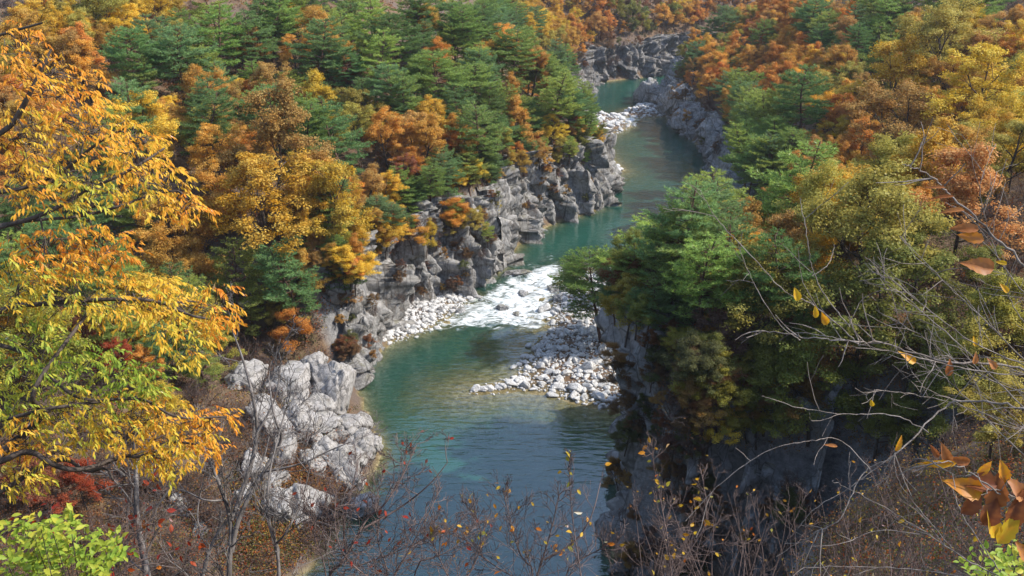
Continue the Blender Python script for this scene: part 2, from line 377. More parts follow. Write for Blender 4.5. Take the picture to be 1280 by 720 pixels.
# ------------------------------------------------------------------ cliff faces along the banks
CLIFFS = []
def cliff(line, i0, i1, mat, label, step=.3, amp=1.0, seed=1, top=1.0, outward=1):
    pl = line[i0:i1]; seg = np.r_[0, np.cumsum(np.linalg.norm(np.diff(pl, axis=0), axis=1))]
    n = int(seg[-1]/step); s = np.linspace(0, seg[-1], n); bx = np.interp(s, seg, pl[:, 0]); by = np.interp(s, seg, pl[:, 1])
    k = np.ones(9)/9
    for _ in range(3):
        bx[4:-4] = np.convolve(bx, k, 'valid'); by[4:-4] = np.convolve(by, k, 'valid')
    tx = np.gradient(bx); ty = np.gradient(by); L = np.hypot(tx, ty)+1e-9
    nxn, nyn = -ty/L*outward, tx/L*outward                    # towards land
    wgt = 1/(((np.column_stack([bx, by])[:, None, :]-ANCH[None, :, :2])**2).sum(2)+4)**2; wgt /= wgt.sum(1, keepdims=True)
    hc, wc, sl = (wgt@ANCH[:, 2:]).T
    hc = hc*(1+.22*fbm(np.column_stack([s*.09, 0*s, 0*s]), 3, seed))*top; hc = np.maximum(hc, 2.0)
    nv = 44; v = np.linspace(0, 1, nv)[:, None]
    prof = np.where(v < .82, v/.82, 1.0)                      # height fraction, then a shelf running back
    z = -1.2 + (hc+1.2)[None, :]*prof + np.maximum(v-.82, 0)*4
    off = wc[None, :]*(.50*prof**1.3) - .5 + np.maximum(v-.82, 0)/.18*3.0
    X = bx[None, :]+nxn[None, :]*off; Y = by[None, :]+nyn[None, :]*off
    Pt = np.column_stack([X.ravel(), Y.ravel(), z.ravel()])
    wob = np.column_stack([fbm(Pt*.3, 3, seed+60), fbm(Pt*.3, 3, seed+61), fbm(Pt*.3, 3, seed+62)])*.45
    Q = (Pt+wob)@np.array([[1, 0, .25], [0, 1, .15], [0, 0, 1]])
    a, ea = facet(Q, (3.0, 3.0, 11.0), seed, 1.35); b_, eb = facet(Q, (1.5, 1.5, 3.2), seed+9, 1.2); c_, ec = facet(Q, (.7, .7, 1.3), seed+19, 1.2)
    D = (a-.5)*3.0 + (b_-.5)*1.2 + (c_-.5)*.6 - .8*np.exp(-ea*16) - .3*np.exp(-eb*16)
    D = D*amp*np.tile(np.clip(np.minimum(s, s[-1]-s)/1.5, .25, 1), nv)
    Nx = np.tile(nxn, nv); Ny = np.tile(nyn, nv)
    Pt[:, 0] -= Nx*D; Pt[:, 1] -= Ny*D; Pt[:, 2] += .35*(b_-.5)+.25*D*(np.repeat(v.ravel(), n) > .6)
    ii = np.arange(nv*n).reshape(nv, n)
    q = np.stack([ii[:-1, :-1], ii[:-1, 1:], ii[1:, 1:], ii[1:, :-1]], -1).reshape(-1, 4)
    CLIFFS.append((Pt.copy(), q))
    return tag(obj('cliff', mesh_from('cliff', Pt, q, mat)), label, 'cliff')
def near_i(line, px, py=None, w=None):
    t = np.array(w, float) if w is not None else unproj(px, py)[:2]
    return int(np.argmin(((line-t)**2).sum(1)))
iA, iB, iC, iD = near_i(BL, 450, 492), near_i(BL, 480, 398), near_i(BL, 632, 330), near_i(BL, 757, 240)
iE = near_i(BL, 436, 474)
BLC = np.concatenate([smooth_line([(-46, 92), (-38, 92.5), (-30, 90), (-24, 90.5), (-19, 87.5), tuple(BL[iE])], 2)[:-1], BL[iE:]])
cliff(BLC, 0, near_i(BLC, 480, 398)+1, M_CLIFF, 'grey rock cliff with dark clefts standing in the teal pool', seed=11, top=1.0)
cliff(BL, iB-1, iC+1, M_CLIFF, 'broken grey cliff behind the stony beach and rapids', seed=23, top=1.0)
cliff(BL, iC-1, near_i(BL, 752, 215), M_CLIFF, 'blocky grey cliff headland jutting into the river above the rapids', seed=37)
cliff(BL, near_i(BL, 752, 215)-1, near_i(BL, 730, 112), M_CLIFF, 'low rock bank behind the upstream stone bar', seed=47, top=.8, amp=.5)
cliff(BL, near_i(BL, 730, 112)-1, near_i(BL, 0, 0, (150, 330)), M_FARR, 'tall shaded cliff closing the river bend below the far forest', seed=53, step=.45)
cliff(BR, near_i(BR, 0, 0, (75, 272)), near_i(BR, 831, 140)+1, M_DARKR, 'rounded dark rocks by the upstream cascade', seed=61, outward=1)
cliff(BR, near_i(BR, 831, 140), near_i(BR, 0, 0, (21, 98)), M_DARKR, 'slate grey shaded bank cliff below the far red and gold trees', seed=71, outward=1, amp=.6)
cliff(BR, near_i(BR, 0, 0, (21, 98))-1, near_i(BR, 0, 0, (20.6, 49.2)), M_DARKR, 'tall dark shaded rock wall under the pines beside the white boulder bar', seed=83, outward=1, amp=.8)

# ------------------------------------------------------------------ boulders
def ico(sub):
    import bmesh
    bm = bmesh.new(); bmesh.ops.create_icosphere(bm, subdivisions=sub, radius=1.0)
    bm.verts.ensure_lookup_table(); V = np.array([v.co[:] for v in bm.verts]); F = np.array([[v.index for v in f.verts] for f in bm.faces]); bm.free(); return V, F
def rock_shape(sub, seed, planes=9, rough=.06, cut=(.55, .95), crack=True):
    r = np.random.RandomState(seed); V, F = ico(sub); V = V.copy()
    for _ in range(planes):
        n = r.normal(size=3); n /= np.linalg.norm(n); c = r.uniform(*cut); d = V@n; V = V-np.maximum(d-c, 0)[:, None]*n*.92
    V = V*(1+.16*fbm(V*1.1+seed*3.1, 3, seed))[:, None]
    if crack:
        a, e = facet(V+seed*5.7+.3*fbm(V*2+seed, 2, seed)[:, None], (.5, .5, .62), seed, 1.0)
        V = V*(1+.16*(a-.5)-.09*np.exp(-e*14))[:, None]
    V = V*(1+rough*fbm(V*4+seed, 4, seed+5))[:, None]
    V *= [1, r.uniform(.75, 1), r.uniform(.6, .85)]
    return V, F
BIG = [rock_shape(5, 100+k, 16, .05, (.48, .85)) for k in range(5)]
def boulder_mesh(shape, mat, name='boulder', smooth=False): return mesh_from(name, shape[0], shape[1], mat, smooth=smooth)
big_pink = [boulder_mesh(s, M_PINK) for s in BIG]; big_grey = [boulder_mesh(s, M_CLIFF) for s in BIG]; big_dark = [boulder_mesh(s, M_DARKR) for s in BIG]
rs = np.random.RandomState(5)
def put_boulder(px, py, wpx, hpx, meshes, label, group=None, k=None, name='boulder', wz=None, yaw=None):
    """centre pixel, size in photo pixels; stands on the ground or bed where its foot is seen"""
    p = hit(px, py+hpx*.45) if wz is None else unproj(px, py+hpx*.45, wz)
    f = project(p)[2]; wpx *= 1.22; hpx *= 1.18; sx = wpx/FPX*f/2; sz = hpx/FPX*f/2/.80
    me = meshes[(k if k is not None else rs.randint(len(meshes)))]
    o = obj(name, me, None, (p[0], p[1]+sx*.5, p[2]+sz*.30), (rs.uniform(-.2, .2), rs.uniform(-.2, .2), rs.uniform(0, 6.3) if yaw is None else yaw), (sx*1.12, sx*1.05, sz*1.15))
    return tag(o, label, 'boulder', group)
NB = [  # the pale boulders at the foot of the brushy bank
 (415, 488, 66, 62, 'tallest pale boulder leaning out over the teal pool'), (360, 478, 60, 50, 'pale rounded boulder set back in brush behind the tallest pale boulder'),
 (372, 520, 56, 50, 'pinkish boulder with bright top wedged between pale boulders'), (452, 556, 54, 52, 'bright pale boulder lowest at the edge of the pool'),
 (425, 535, 56, 30, 'flat pale slab between the tallest boulder and the pool edge'), (428, 585, 52, 44, 'round shaded boulder below the flat pale slab'),
 (352, 562, 40, 46, 'pointed pale boulder among bare branches'), (392, 582, 40, 34, 'small grey boulder tucked behind the round shaded boulder'),
 (372, 628, 62, 56, 'broad whitish boulder low on the brushy bank'), (312, 582, 44, 52, 'pale boulder half hidden by bare branches up the bank'),
 (378, 654, 26, 24, 'small white stone on grass near the water'), (306, 470, 50, 40, 'grey boulder high on the bank below the pines'),
 (390, 450, 40, 36, 'grey boulder at the foot of the dark clefted cliff'), (250, 660, 26, 24, 'small pale rock in brush with red leaves'),
 (436, 632, 16, 12, 'tiny white stone at the water edge'), (330, 520, 44, 40, 'pale boulder with brown stains in the brush'), (226, 628, 24, 40, 'upright pale rock in brown brush'),
 (395, 505, 40, 36, 'grey boulder with sunlit crown beside the tallest pale boulder'), (405, 560, 40, 34, 'pale boulder with a dark gap beneath it'), (340, 640, 30, 26, 'low white rock beside bare stems'), (300, 620, 30, 26, 'small whitish rock under bare stems')]
for k, (a, b_, c_, d_, lb) in enumerate(NB): put_boulder(a, b_, c_, d_, big_pink, lb, k=k % 5)
FILL = ['small broken rock wedged among the pale boulders', 'squat grey rock wedged among the pale boulders', 'narrow pale rock wedged among the pale boulders']
for k in range(34):
    a, b_ = rs.uniform(318, 452), rs.uniform(455, 640); a += (b_-455)*.05
    s_ = rs.uniform(18, 40); put_boulder(a, b_, s_*rs.uniform(.8, 1.4), s_*rs.uniform(.7, 1.1), big_pink, FILL[k % 3], FILL[k % 3].replace('rock', 'rocks'))
GB = [(598, 328, 56, 44, 'large rounded grey boulder at the head of the rapids'), (570, 336, 50, 44, 'grey boulder wedged against the cliff by the rapids'), (632, 312, 30, 40, 'upright grey rock standing in the river by the cliff'),
 (605, 306, 46, 34, 'grey block on the cliff foot above the rapids'), (545, 320, 44, 50, 'grey buttress stone of the broken cliff'), (520, 345, 40, 56, 'leaning grey slab behind the stony beach'),
 (490, 360, 36, 60, 'tall grey slab of the broken cliff'), (648, 342, 34, 9, 'flat pale slab at the top of the white water'), (605, 349, 34, 12, 'low flat pale rock beside the white water'),
 (455, 405, 44, 60, 'square grey block on the cliff above the pool'), (725, 225, 44, 56, 'dark blocky rock face of the headland'), (745, 235, 20, 50, 'sunlit white edge rock of the headland'),
 (700, 245, 36, 44, 'grey rock block under red shrubs on the headland'), (665, 258, 34, 44, 'grey cliff block dipping into the river')]
for k, (a, b_, c_, d_, lb) in enumerate(GB):
    put_boulder(a, b_, c_, d_, big_grey, lb, k=k % 5)
DB = [(809, 114, 30, 34, 'pointed dark boulder standing beside the upstream cascade'), (848, 118, 40, 44, 'large round dark boulder across the cascade from the pointed one'), (866, 140, 52, 44, 'dark rounded rock at the bend of the river'),
 (895, 158, 50, 44, 'dark sloping rock with pale foot at the water'), (905, 180, 40, 30, 'dark rock above the hidden pool')]
for k, (a, b_, c_, d_, lb) in enumerate(DB): put_boulder(a, b_, c_, d_, big_dark, lb, k=k % 5)

for a, b_, s_, lb in ((598, 372, 14, 'dark wet rock in the middle of the white water'), (655, 366, 12, 'small dark rock splitting the white water'), (692, 362, 16, 'dark round rock where the rapids meet the bar'), (628, 384, 18, 'low dark rock at the foot of the white water'), (575, 388, 14, 'dark stone by the beach side of the rapids'), (645, 392, 10, 'dark stone in the tail of the rapids'), (700, 372, 20, 'grey brown rock at the side of the rapids')):
    put_boulder(a, b_, s_, s_*.7, big_dark, lb, wz=-.1)
# white boulders of the bars: the largest 300 as things, the rest as stuff
SM = [rock_shape(3, 300+k, 12, .08, (.5, .85), crack=False) for k in range(6)]
sm_white = [boulder_mesh(s, M_WHITE) for s in SM]; sm_grey = [boulder_mesh(s, M_PINK) for s in SM]; sm_dark = [boulder_mesh(s, M_DARKR) for s in SM]
SP = [rock_shape(2, 340+k, 5, .05, (.6, .95), crack=False) for k in range(5)]; SP1 = [rock_shape(1, 360+k, 4, .10, (.6, .9), crack=False) for k in range(5)]
def bar_points(n, bar, seed, grow=1.0):
    r = np.random.RandomState(seed); lo, hi = bar.min(0)-grow, bar.max(0)+grow; out = []
    q = r.uniform(lo, hi, (n*6, 2)); sd_ = seg_dist(q, bar, True); sd_ = np.where(inside(q, bar), sd_, -sd_)
    q = q[(sd_ > -grow*r.uniform(0, 1, len(q))**3)]
    q = q[samp(DG, q[:, 0], q[:, 1]) < .8]
    return q[:n]
cand = []
for bi, (n, smin, smax, lab, grp) in enumerate(((1500, .15, .72, 'white water-worn boulder on the bar below the pines', 'white boulders on the main bar'),
        (520, .16, .6, 'pale broken stone on the beach under the cliff', 'stones on the beach under the cliff'),
        (150, .4, 1.3, 'pale stone on the upstream bar beside the far pool', 'stones of the upstream bar'), (70, .4, 1.1, 'pale stone in the upstream cascade', 'stones of the upstream cascade'))):
    for x, y in bar_points(n, BARS[bi], 40+bi, 1.4):
        cand.append((x, y, smin+(smax-smin)*rs.power(.36), lab, grp))
for a, b_, s in ((603, 488, .75), (623, 486, .55), (640, 482, .95), (650, 480, .8), (642, 459, .5), (655, 446, .5), (660, 447, .45), (676, 462, .7), (700, 480, .8), (720, 490, 1.2), (735, 470, 1.1), (716, 497, .7), (750, 500, .9), (680, 388, 1.1), (705, 362, .8), (722, 372, .8), (660, 433, .6), (672, 438, .8), (740, 424, 1.0)):
    q = unproj(a, b_); cand.append((q[0], q[1], s, 'white water-worn boulder on the bar below the pines', 'white boulders on the main bar'))
vis = []
for x, y, s, lab, grp in cand:
    z = ground(x, y); pxp, pyp, f = project((x, y, z)); 
    if 440 < pxp < 850 and pyp < 730: vis.append((s/f, x, y, z, s, lab, grp))
vis.sort(reverse=True)
rest = []
for k, (_, x, y, z, s, lab, grp) in enumerate(vis):
    if k < 235:
        size = 'biggest ' if s > .84 else 'large ' if s > .66 else 'middling ' if s > .5 else 'small '
        pp = np.array([[x, y]])
        if grp == 'white boulders on the main bar':
            if z < .08: where = 'standing in the shallows off the white bar'
            elif seg_dist(pp, RAP[0], True)[0] < 5: where = 'on the white bar beside the rapids'
            elif seg_dist(pp, BARS[0], True)[0] < 2.0: where = 'along the edge of the white bar'
            elif samp(DG, x, y) > -5: where = 'under the pines at the back of the white bar'
            elif y > 98: where = 'upstream of the middle of the white bar'
            else: where = 'in the downstream half of the white bar'
            lab = 'white water-worn boulder '+where; grp = 'white boulders '+where
        elif grp.startswith('stones on the beach'):
            where = 'at the water edge of the beach' if z < .3 else 'high on the beach'
            lab = 'pale broken stone '+where+' under the broken cliff'; grp = 'stones '+where
        o = obj('boulder', (sm_grey if 'beach' in grp and k % 2 else sm_white)[k % 6], None, (x, y, z+s*.22), (rs.uniform(-.3, .3), rs.uniform(-.3, .3), rs.uniform(0, 6.3)), (s*rs.uniform(.8, 1.1), s*rs.uniform(.7, 1), s*rs.uniform(.7, 1.1)))
        tag(o, size+lab, 'boulder', size+grp)
    else: rest.append((x, y, z, s))
for bi, n in ((0, 4200), (1, 1300), (2, 350), (3, 200)):
    for x, y in bar_points(n, BARS[bi], 70+bi, 1.0): rest.append((x, y, ground(x, y), rs.uniform(.07, .24)*(1.6 if bi > 1 else 1)))
Vs, Fs, n0 = [], [], 0
for x, y, z, s in rest:
    V, F = (SP if s > .27 else SP1)[rs.randint(5)]; a = rs.uniform(0, 6.3); c_, s_ = math.cos(a), math.sin(a)
    W = V*[s*rs.uniform(.8, 1.2), s*rs.uniform(.7, 1), s*rs.uniform(.6, 1)]
    Vs.append(np.column_stack([W[:, 0]*c_-W[:, 1]*s_+x, W[:, 0]*s_+W[:, 1]*c_+y, W[:, 2]+z+s*.15])); Fs.append(F+n0); n0 += len(V)
tag(obj('gravel', mesh_from('gravel', np.concatenate(Vs), np.concatenate(Fs), M_WHITE)), 'white gravel and cobbles between the boulders of the bars', kind='stuff')
# ------------------------------------------------------------------ plant builders (prototypes)
def rotv(v, ax, a):
    ax = ax/(np.linalg.norm(ax)+1e-9); return v*math.cos(a)+np.cross(ax, v)*math.sin(a)+ax*(ax@v)*(1-math.cos(a))
def unit(v): return v/(np.linalg.norm(v)+1e-9)
def grow(tb, r, base, d, L, rad, lev, tips, segs=5, wander=.18, up=.12, spread=.75, kids=(3, 5), shrink=.62, sides=5, minr=.006):
    pts = [base]; dd = unit(d)
    for k in range(segs):
        dd = unit(dd + r.normal(size=3)*wander + np.array([0, 0, up])); pts.append(pts[-1]+dd*L/segs)
    tb.add(pts, rad, max(rad*.45, minr), sides)
    if lev == 0: tips.append((pts[-1], dd)); tips.append((pts[-2], dd)); return
    n = r.randint(kids[0], kids[1]+1)
    for k in range(n):
        t = .35+.65*(k+r.rand())/n; q = t*segs; i = min(int(q), segs-1); bp = pts[i]+(pts[i+1]-pts[i])*(q-i)
        ax = unit(np.cross(dd, r.normal(size=3))); nd = rotv(dd, ax, spread*r.uniform(.55, 1.2))
        grow(tb, r, bp, nd, L*shrink*r.uniform(.75, 1.15), rad*.52, lev-1, tips, max(3, segs-1), wander*1.15, up, spread, kids, shrink, max(3, sides-1), minr)
    tips.append((pts[-1], dd))
def leaf_quads(C, N, A, ln, wd):
    """quads centred C, normal N, long axis A, lengths and widths; slightly folded kite"""
    A = A/np.linalg.norm(A, axis=1, keepdims=True); B = np.cross(N, A); B /= np.linalg.norm(B, axis=1, keepdims=True)+1e-9
    ln = np.broadcast_to(ln, len(C))[:, None]; wd = np.broadcast_to(wd, len(C))[:, None]
    V = np.stack([C-A*ln*.5, C+B*wd*.5+A*ln*.05, C+A*ln*.5, C-B*wd*.5+A*ln*.05], 1)
    return V.reshape(-1, 3), np.arange(4*len(C)).reshape(-1, 4)
def broadleaf(seed, H=9.0, nleaf=84, leaf=.175, clump=.75, wide=1.0, lev=2):
    r = np.random.RandomState(seed); tb = Tubes(); tips = []
    p = [np.array([0, 0, -.6])]; dd = np.array([r.normal()*.1, r.normal()*.1, 1.])
    for k in range(5): dd = unit(dd+r.normal(size=3)*.10+[0, 0, .1]); p.append(p[-1]+dd*H*.16)
    tb.add(smooth_line(p, 1), .16*H/9, .09*H/9, 7)
    nl = 9
    for k in range(nl):
        t = .42+.58*k/(nl-1); q = t*5; i = min(int(q), 4); bp = p[i]+(p[i+1]-p[i])*(q-i)
        a = k*2.4+r.uniform(-.5, .5); el_ = .25+.85*t*t+r.uniform(-.15, .2)
        d = np.array([math.cos(a)*math.cos(el_), math.sin(a)*math.cos(el_), math.sin(el_)])
        grow(tb, r, bp, d, H*.30*wide*(1.15-.35*t)*r.uniform(.8, 1.2), .065*H/9, lev, tips, 4, .16, .07, .7, (3, 4), .58, 5, .012)
    C, N, A, W = [], [], [], []
    for (tp, td) in tips:
        if r.rand() < .10: continue
        n = int(nleaf*r.uniform(.5, 1.3)); cr = clump*r.uniform(.65, 1.25)
        u = r.normal(size=(n, 3)); u /= np.linalg.norm(u, axis=1, keepdims=True); u *= (r.rand(n, 1)**.45)*cr*np.array([1, 1, .48])
        C.append(tp+td*.2+u); nn = u*[.8, .8, .8]+np.array([0, 0, .65])*cr+r.normal(size=(n, 3))*.38*cr; N.append(nn); A.append(r.normal(size=(n, 3))+[0, 0, -.3])
        W.append(np.full(n, r.rand()))
    C, N, A, W = map(np.concatenate, (C, N, A, W))
    N /= np.linalg.norm(N, axis=1, keepdims=True); A -= (A*N).sum(1, keepdims=True)*N
    V, F = leaf_quads(C, N, A, leaf*r.uniform(.7, 1.25, len(C)), leaf*.68*r.uniform(.7, 1.2, len(C)))
    t1 = np.repeat(np.clip(.55*W+.45*r.rand(len(C)), 0, 1), 4); t2 = np.repeat(np.clip(.4*W+.6*r.rand(len(C)), 0, 1), 4)
    return tb.mesh('trunk', M_BARK), mesh_from('crown', V, F, M_LEAF, attrs={'tint': t1, 'tint2': t2})
def pine(seed, H=11.0, base=.30, spread=1.0, dens=1.0, flat=.5):
    r = np.random.RandomState(seed); tb = Tubes()
    p = [np.array([0, 0, -.7])]; dd = np.array([r.normal()*.12, r.normal()*.12, 1.])
    for k in range(8): dd = unit(dd+r.normal(size=3)*.08+[0, 0, .08]); p.append(p[-1]+dd*(H+.5)/8)
    p = np.array(p); tb.add(smooth_line(p, 1), .19*H/11, .03, 7)
    C, D, L, T = [], [], [], []
    nw = int(13*H/11); a0 = r.rand()*6
    for k in range(nw):
        t = base+(1-base)*(k+r.uniform(-.25, .25))/(nw-.3); t = min(max(t, base*.8), .985)
        q = t*8; i = min(int(q), 7); bp = p[i]+(p[i+1]-p[i])*(q-i)
        s = (t-base)/(1-base); prof = (.55+.75*s if s < .35 else .81*(1-((s-.35)/.68)**1.7)+.12)
        nb = r.randint(4, 6) if s < .9 else 3
        for b in range(nb):
            a = a0+k*1.1+b*2*math.pi/nb+r.uniform(-.4, .4); bl = 3.7*spread*H/11*prof*r.uniform(.7, 1.2)
            if s < .2 and r.rand() < .4: continue
            e0 = .05+.55*s+r.uniform(-.15, .15); hd = np.array([math.cos(a), math.sin(a), 0.]); sd_ = np.array([-hd[1], hd[0], 0])
            pts = [bp]; 
            for j in range(4):
                e = e0-.25*math.sin(j/3*math.pi)+(.20 if j == 3 else 0); pts.append(pts[-1]+(hd*math.cos(e)+np.array([0, 0, math.sin(e)])+sd_*r.normal()*.12)*bl/4)
            pts = np.array(pts); tb.add(pts, .05*H/11*(1.2-s*.6), .012, 4)
            ntw = max(4, int(12*dens*bl/2.5))
            for j in range(ntw):
                u = .28+.72*(j+r.rand())/ntw; q2 = u*4; i2 = min(int(q2), 3); tp = pts[i2]+(pts[i2+1]-pts[i2])*(q2-i2)
                side = (1 if j % 2 else -1); tl = bl*.36*(1.15-u)*r.uniform(.6, 1.3)+.18
                td = unit(hd*.75+sd_*side*.9+np.array([0, 0, .10+r.normal()*.08])); te = tp+td*tl
                if tl > .4: tb.add([tp, te], .012, .006, 3)
                nt_ = max(2, int(tl/.17))
                for m_ in range(nt_):
                    C.append(tp+td*tl*(m_+1)/nt_+r.normal(size=3)*[.06, .06, .035]); D.append(unit(td+np.array([0, 0, .45]))); T.append(r.rand()); L.append(s)
    C = np.array(C); D = np.array(D); T = np.array(T); n = len(C); nb = 12
    dirs = np.repeat(D, nb, 0)*.62+r.normal(size=(n*nb, 3))*[.62, .62, .34]+[0, 0, .12]; dirs /= np.linalg.norm(dirs, axis=1, keepdims=True)
    B = np.repeat(C, nb, 0); ln = r.uniform(.20, .40, (n*nb, 1))
    sdv = np.cross(dirs, r.normal(size=(n*nb, 3))+[0, 0, .8]); sdv /= np.linalg.norm(sdv, axis=1, keepdims=True)+1e-9
    wv = r.uniform(.030, .055, (n*nb, 1))
    V = np.stack([B-sdv*wv*.7, B+sdv*wv*.7, B+dirs*ln+sdv*wv*.25, ], 1).reshape(-1, 3); F = np.arange(3*n*nb).reshape(-1, 3)
    t1 = np.repeat(np.clip(.5*np.repeat(T, nb)+.5*r.rand(n*nb), 0, 1), 3); t2 = np.repeat(r.rand(n*nb), 3)
    return tb.mesh('trunk', M_PBARK), mesh_from('crown', V, F, M_PINE, attrs={'tint': t1, 'tint2': t2})
def bare(seed, H=5.0, stems=4, lev=3, mat=None, leaves=0, rad=.05, spread=.6, minr=.010):
    r = np.random.RandomState(seed); tb = Tubes(); tips = []
    for k in range(stems):
        a = k*2*math.pi/stems+r.uniform(-.6, .6); ti = r.uniform(.1, .55)
        grow(tb, r, np.array([math.cos(a)*.12, math.sin(a)*.12, -.4]), np.array([math.cos(a)*ti, math.sin(a)*ti, 1.]), H*.45*r.uniform(.7, 1.15), rad, lev, tips, 5, .17, .10, spread, (3, 4), .62, 4, minr)
    wm = tb.mesh('stems', mat or M_TWIG); lm = None
    if leaves:
        k = r.choice(len(tips), min(leaves, len(tips)), replace=False); C = np.array([tips[i][0] for i in k])+r.normal(size=(len(k), 3))*.1
        N = r.normal(size=(len(k), 3))+[0, 0, .8]; N /= np.linalg.norm(N, axis=1, keepdims=True); A = r.normal(size=(len(k), 3)); A -= (A*N).sum(1, keepdims=True)*N
        V, F = leaf_quads(C, N, A, .20, .14); lm = mesh_from('leaves', V, F, M_LEAF, attrs={'tint': np.repeat(r.rand(len(C)), 4), 'tint2': np.repeat(r.rand(len(C)), 4)})
    return wm, lm
PB = [broadleaf(11+k, 8.6+.5*(k % 3), wide=(1.0, 1.25, .9, 1.1, 1.35, 1.0)[k], clump=(.75, .7, .85, .65, .8, .7)[k]) for k in range(6)]
PB_H = [8.6+.5*(k % 3) for k in range(6)]
PP = [pine(31+k, 11.0, (.25, .35, .3, .42, .2)[k], (1, 1.15, .9, 1.25, 1.0)[k]) for k in range(5)]
PR = [bare(51+k, 4.2, 7, 3, M_TWIG, 60 if k % 2 else 14, .042, .62, .013) for k in range(4)]
print('proto tris', [len(b.polygons) for a, b in PB], [len(b.polygons) for a, b in PP], [len(a.polygons) for a, b in PR], [len(a.polygons) for a, b in PB])

PAL = {   # crown colour, words for it
 'p': [((.26, .37, .09), 'bright green'), ((.17, .27, .085), 'deep green'), ((.20, .32, .12), 'bluish green'), ((.34, .41, .09), 'fresh green')],
 'y': [((.62, .38, .045), 'golden yellow'), ((.40, .34, .070), 'olive gold'), ((.66, .46, .050), 'bright yellow'), ((.53, .31, .060), 'amber')],
 'o': [((.62, .27, .05), 'orange'), ((.50, .29, .085), 'tawny orange'), ((.64, .34, .06), 'light orange')],
 'r': [((.36, .085, .035), 'rust red'), ((.52, .13, .03), 'fiery red orange'), ((.30, .12, .065), 'russet brown')],
 'g': [((.34, .30, .05), 'yellow green'), ((.22, .23, .05), 'olive green')],
 'b': [((.26, .12, .045), 'mauve grey')], 'k': [((.20, .115, .055), 'brown'), ((.34, .20, .06), 'ochre'), ((.17, .10, .075), 'dry mauve'), ((.24, .11, .05), 'red brown'), ((.13, .14, .05), 'dull green')]}
SPEC = {'p': ('pine_tree', 'layered pine tree'), 'y': ('oak_tree', 'oak tree'), 'o': ('maple_tree', 'maple tree'), 'r': ('maple_tree', 'maple tree'), 'g': ('beech_tree', 'broadleaf tree'), 'b': ('bare_shrub', 'leafless twiggy shrub'), 'k': ('ledge_shrub', 'shrub clinging to rock')}
rt = np.random.RandomState(77)
LM = [(395, 135, 'the tall layered pine'), (345, 260, 'the tawny orange maple'), (330, 350, 'the clefted cliff oak'), (425, 340, 'the leaning golden oak'), (700, 200, 'the headland rocks'), (600, 225, 'the tall headland pine'),
      (505, 125, 'the pine with a glowing trunk'), (275, 120, 'the mauve trees'), (560, 170, 'the spreading mid slope pine'), (560, 330, 'the broken cliff'), (760, 85, 'the far cliff'), (830, 90, 'the upstream cascade'), (880, 170, 'the dark bend rocks'), (800, 430, 'the slender brink pine'), (930, 350, 'the twin bushy pines'),
      (1010, 70, 'the dark flat topped pine'), (1095, 165, 'the bright golden oak'), (1110, 250, 'the great domed maple'), (1215, 200, 'the lime yellow oak'), (1085, 400, 'the mellow yellow oak'), (1010, 575, 'the rock hollow'), (1000, 190, 'the pine amid bare trees'), (380, 560, 'the pale boulders'), (230, 350, 'the rosy gold oak'),
      (180, 600, 'the straight grey trunk'), (55, 500, 'the leafy green tree'), (1150, 640, 'the lower twigs'), (100, 20, 'the golden ridge trees'), (700, 20, 'the far ridge')]
LMP = np.array([hit(a, b_) for a, b_, _ in LM])
def zone(x, y, pxv, pyv):
    p = np.array([x, y, ground(x, y)]); d = p-LMP; k = int(np.argmin((d**2).sum(1))); d = d[k]
    if (d**2).sum() < 30: return 'close by '+LM[k][2]
    return ('uphill of ' if d[2] > 3 else 'downhill of ' if d[2] < -3 else 'upstream of ' if d[1] > 2 else 'downstream of ')+LM[k][2]
def plant(kind, x, y, h, label=None, group=None, ci=None, vi=None, z=None, sx=1.0, yaw=None, jitter=True):
    ci = rt.randint(len(PAL[kind])) if ci is None else ci
    if kind == 'r' and ci == 1 and label is None: ci = 2
    col, word = PAL[kind][ci]; nm, what = SPEC[kind]
    if kind == 'p': pr = PP; hh = 11.0
    elif kind == 'b': pr = PR; hh = 4.2
    else: pr = PB; hh = None
    vi = rt.randint(len(pr)) if vi is None else vi
    if hh is None: hh = PB_H[vi]
    s = h/hh; z = ground(x, y) if z is None else z
    px_, py_, f_ = project((x, y, z+h*.6))
    root = obj(nm, None, None, (x, y, z-.1), (0, 0, rt.uniform(0, 6.3) if yaw is None else yaw), (s*sx, s*sx, s)); root.empty_display_size = .2
    j = (1+rt.normal()*.10)*(1+rt.normal(size=3)*.035); c4 = (max(0.005, col[0]*j[0]), max(.005, col[1]*j[1]), max(.005, col[2]*j[2]), 1)
    for part, me in zip(('trunk', 'crown') if kind != 'b' else ('stems', 'leaves'), pr[vi]):
        if me is None: continue
        o = obj(part, me, root); o.color = c4
    if label is None:
        size = ('tall ' if s > .95 else 'small ' if s < .68 else 'mid sized ')
        label = f'{size}{word} {what} {zone(x, y, px_, py_)}'; group = label.replace(what, what.replace('tree', 'trees').replace('shrub', 'shrubs'), 1)
    tag(root, label, 'shrub' if kind in 'bk' else 'tree', group)
    return root
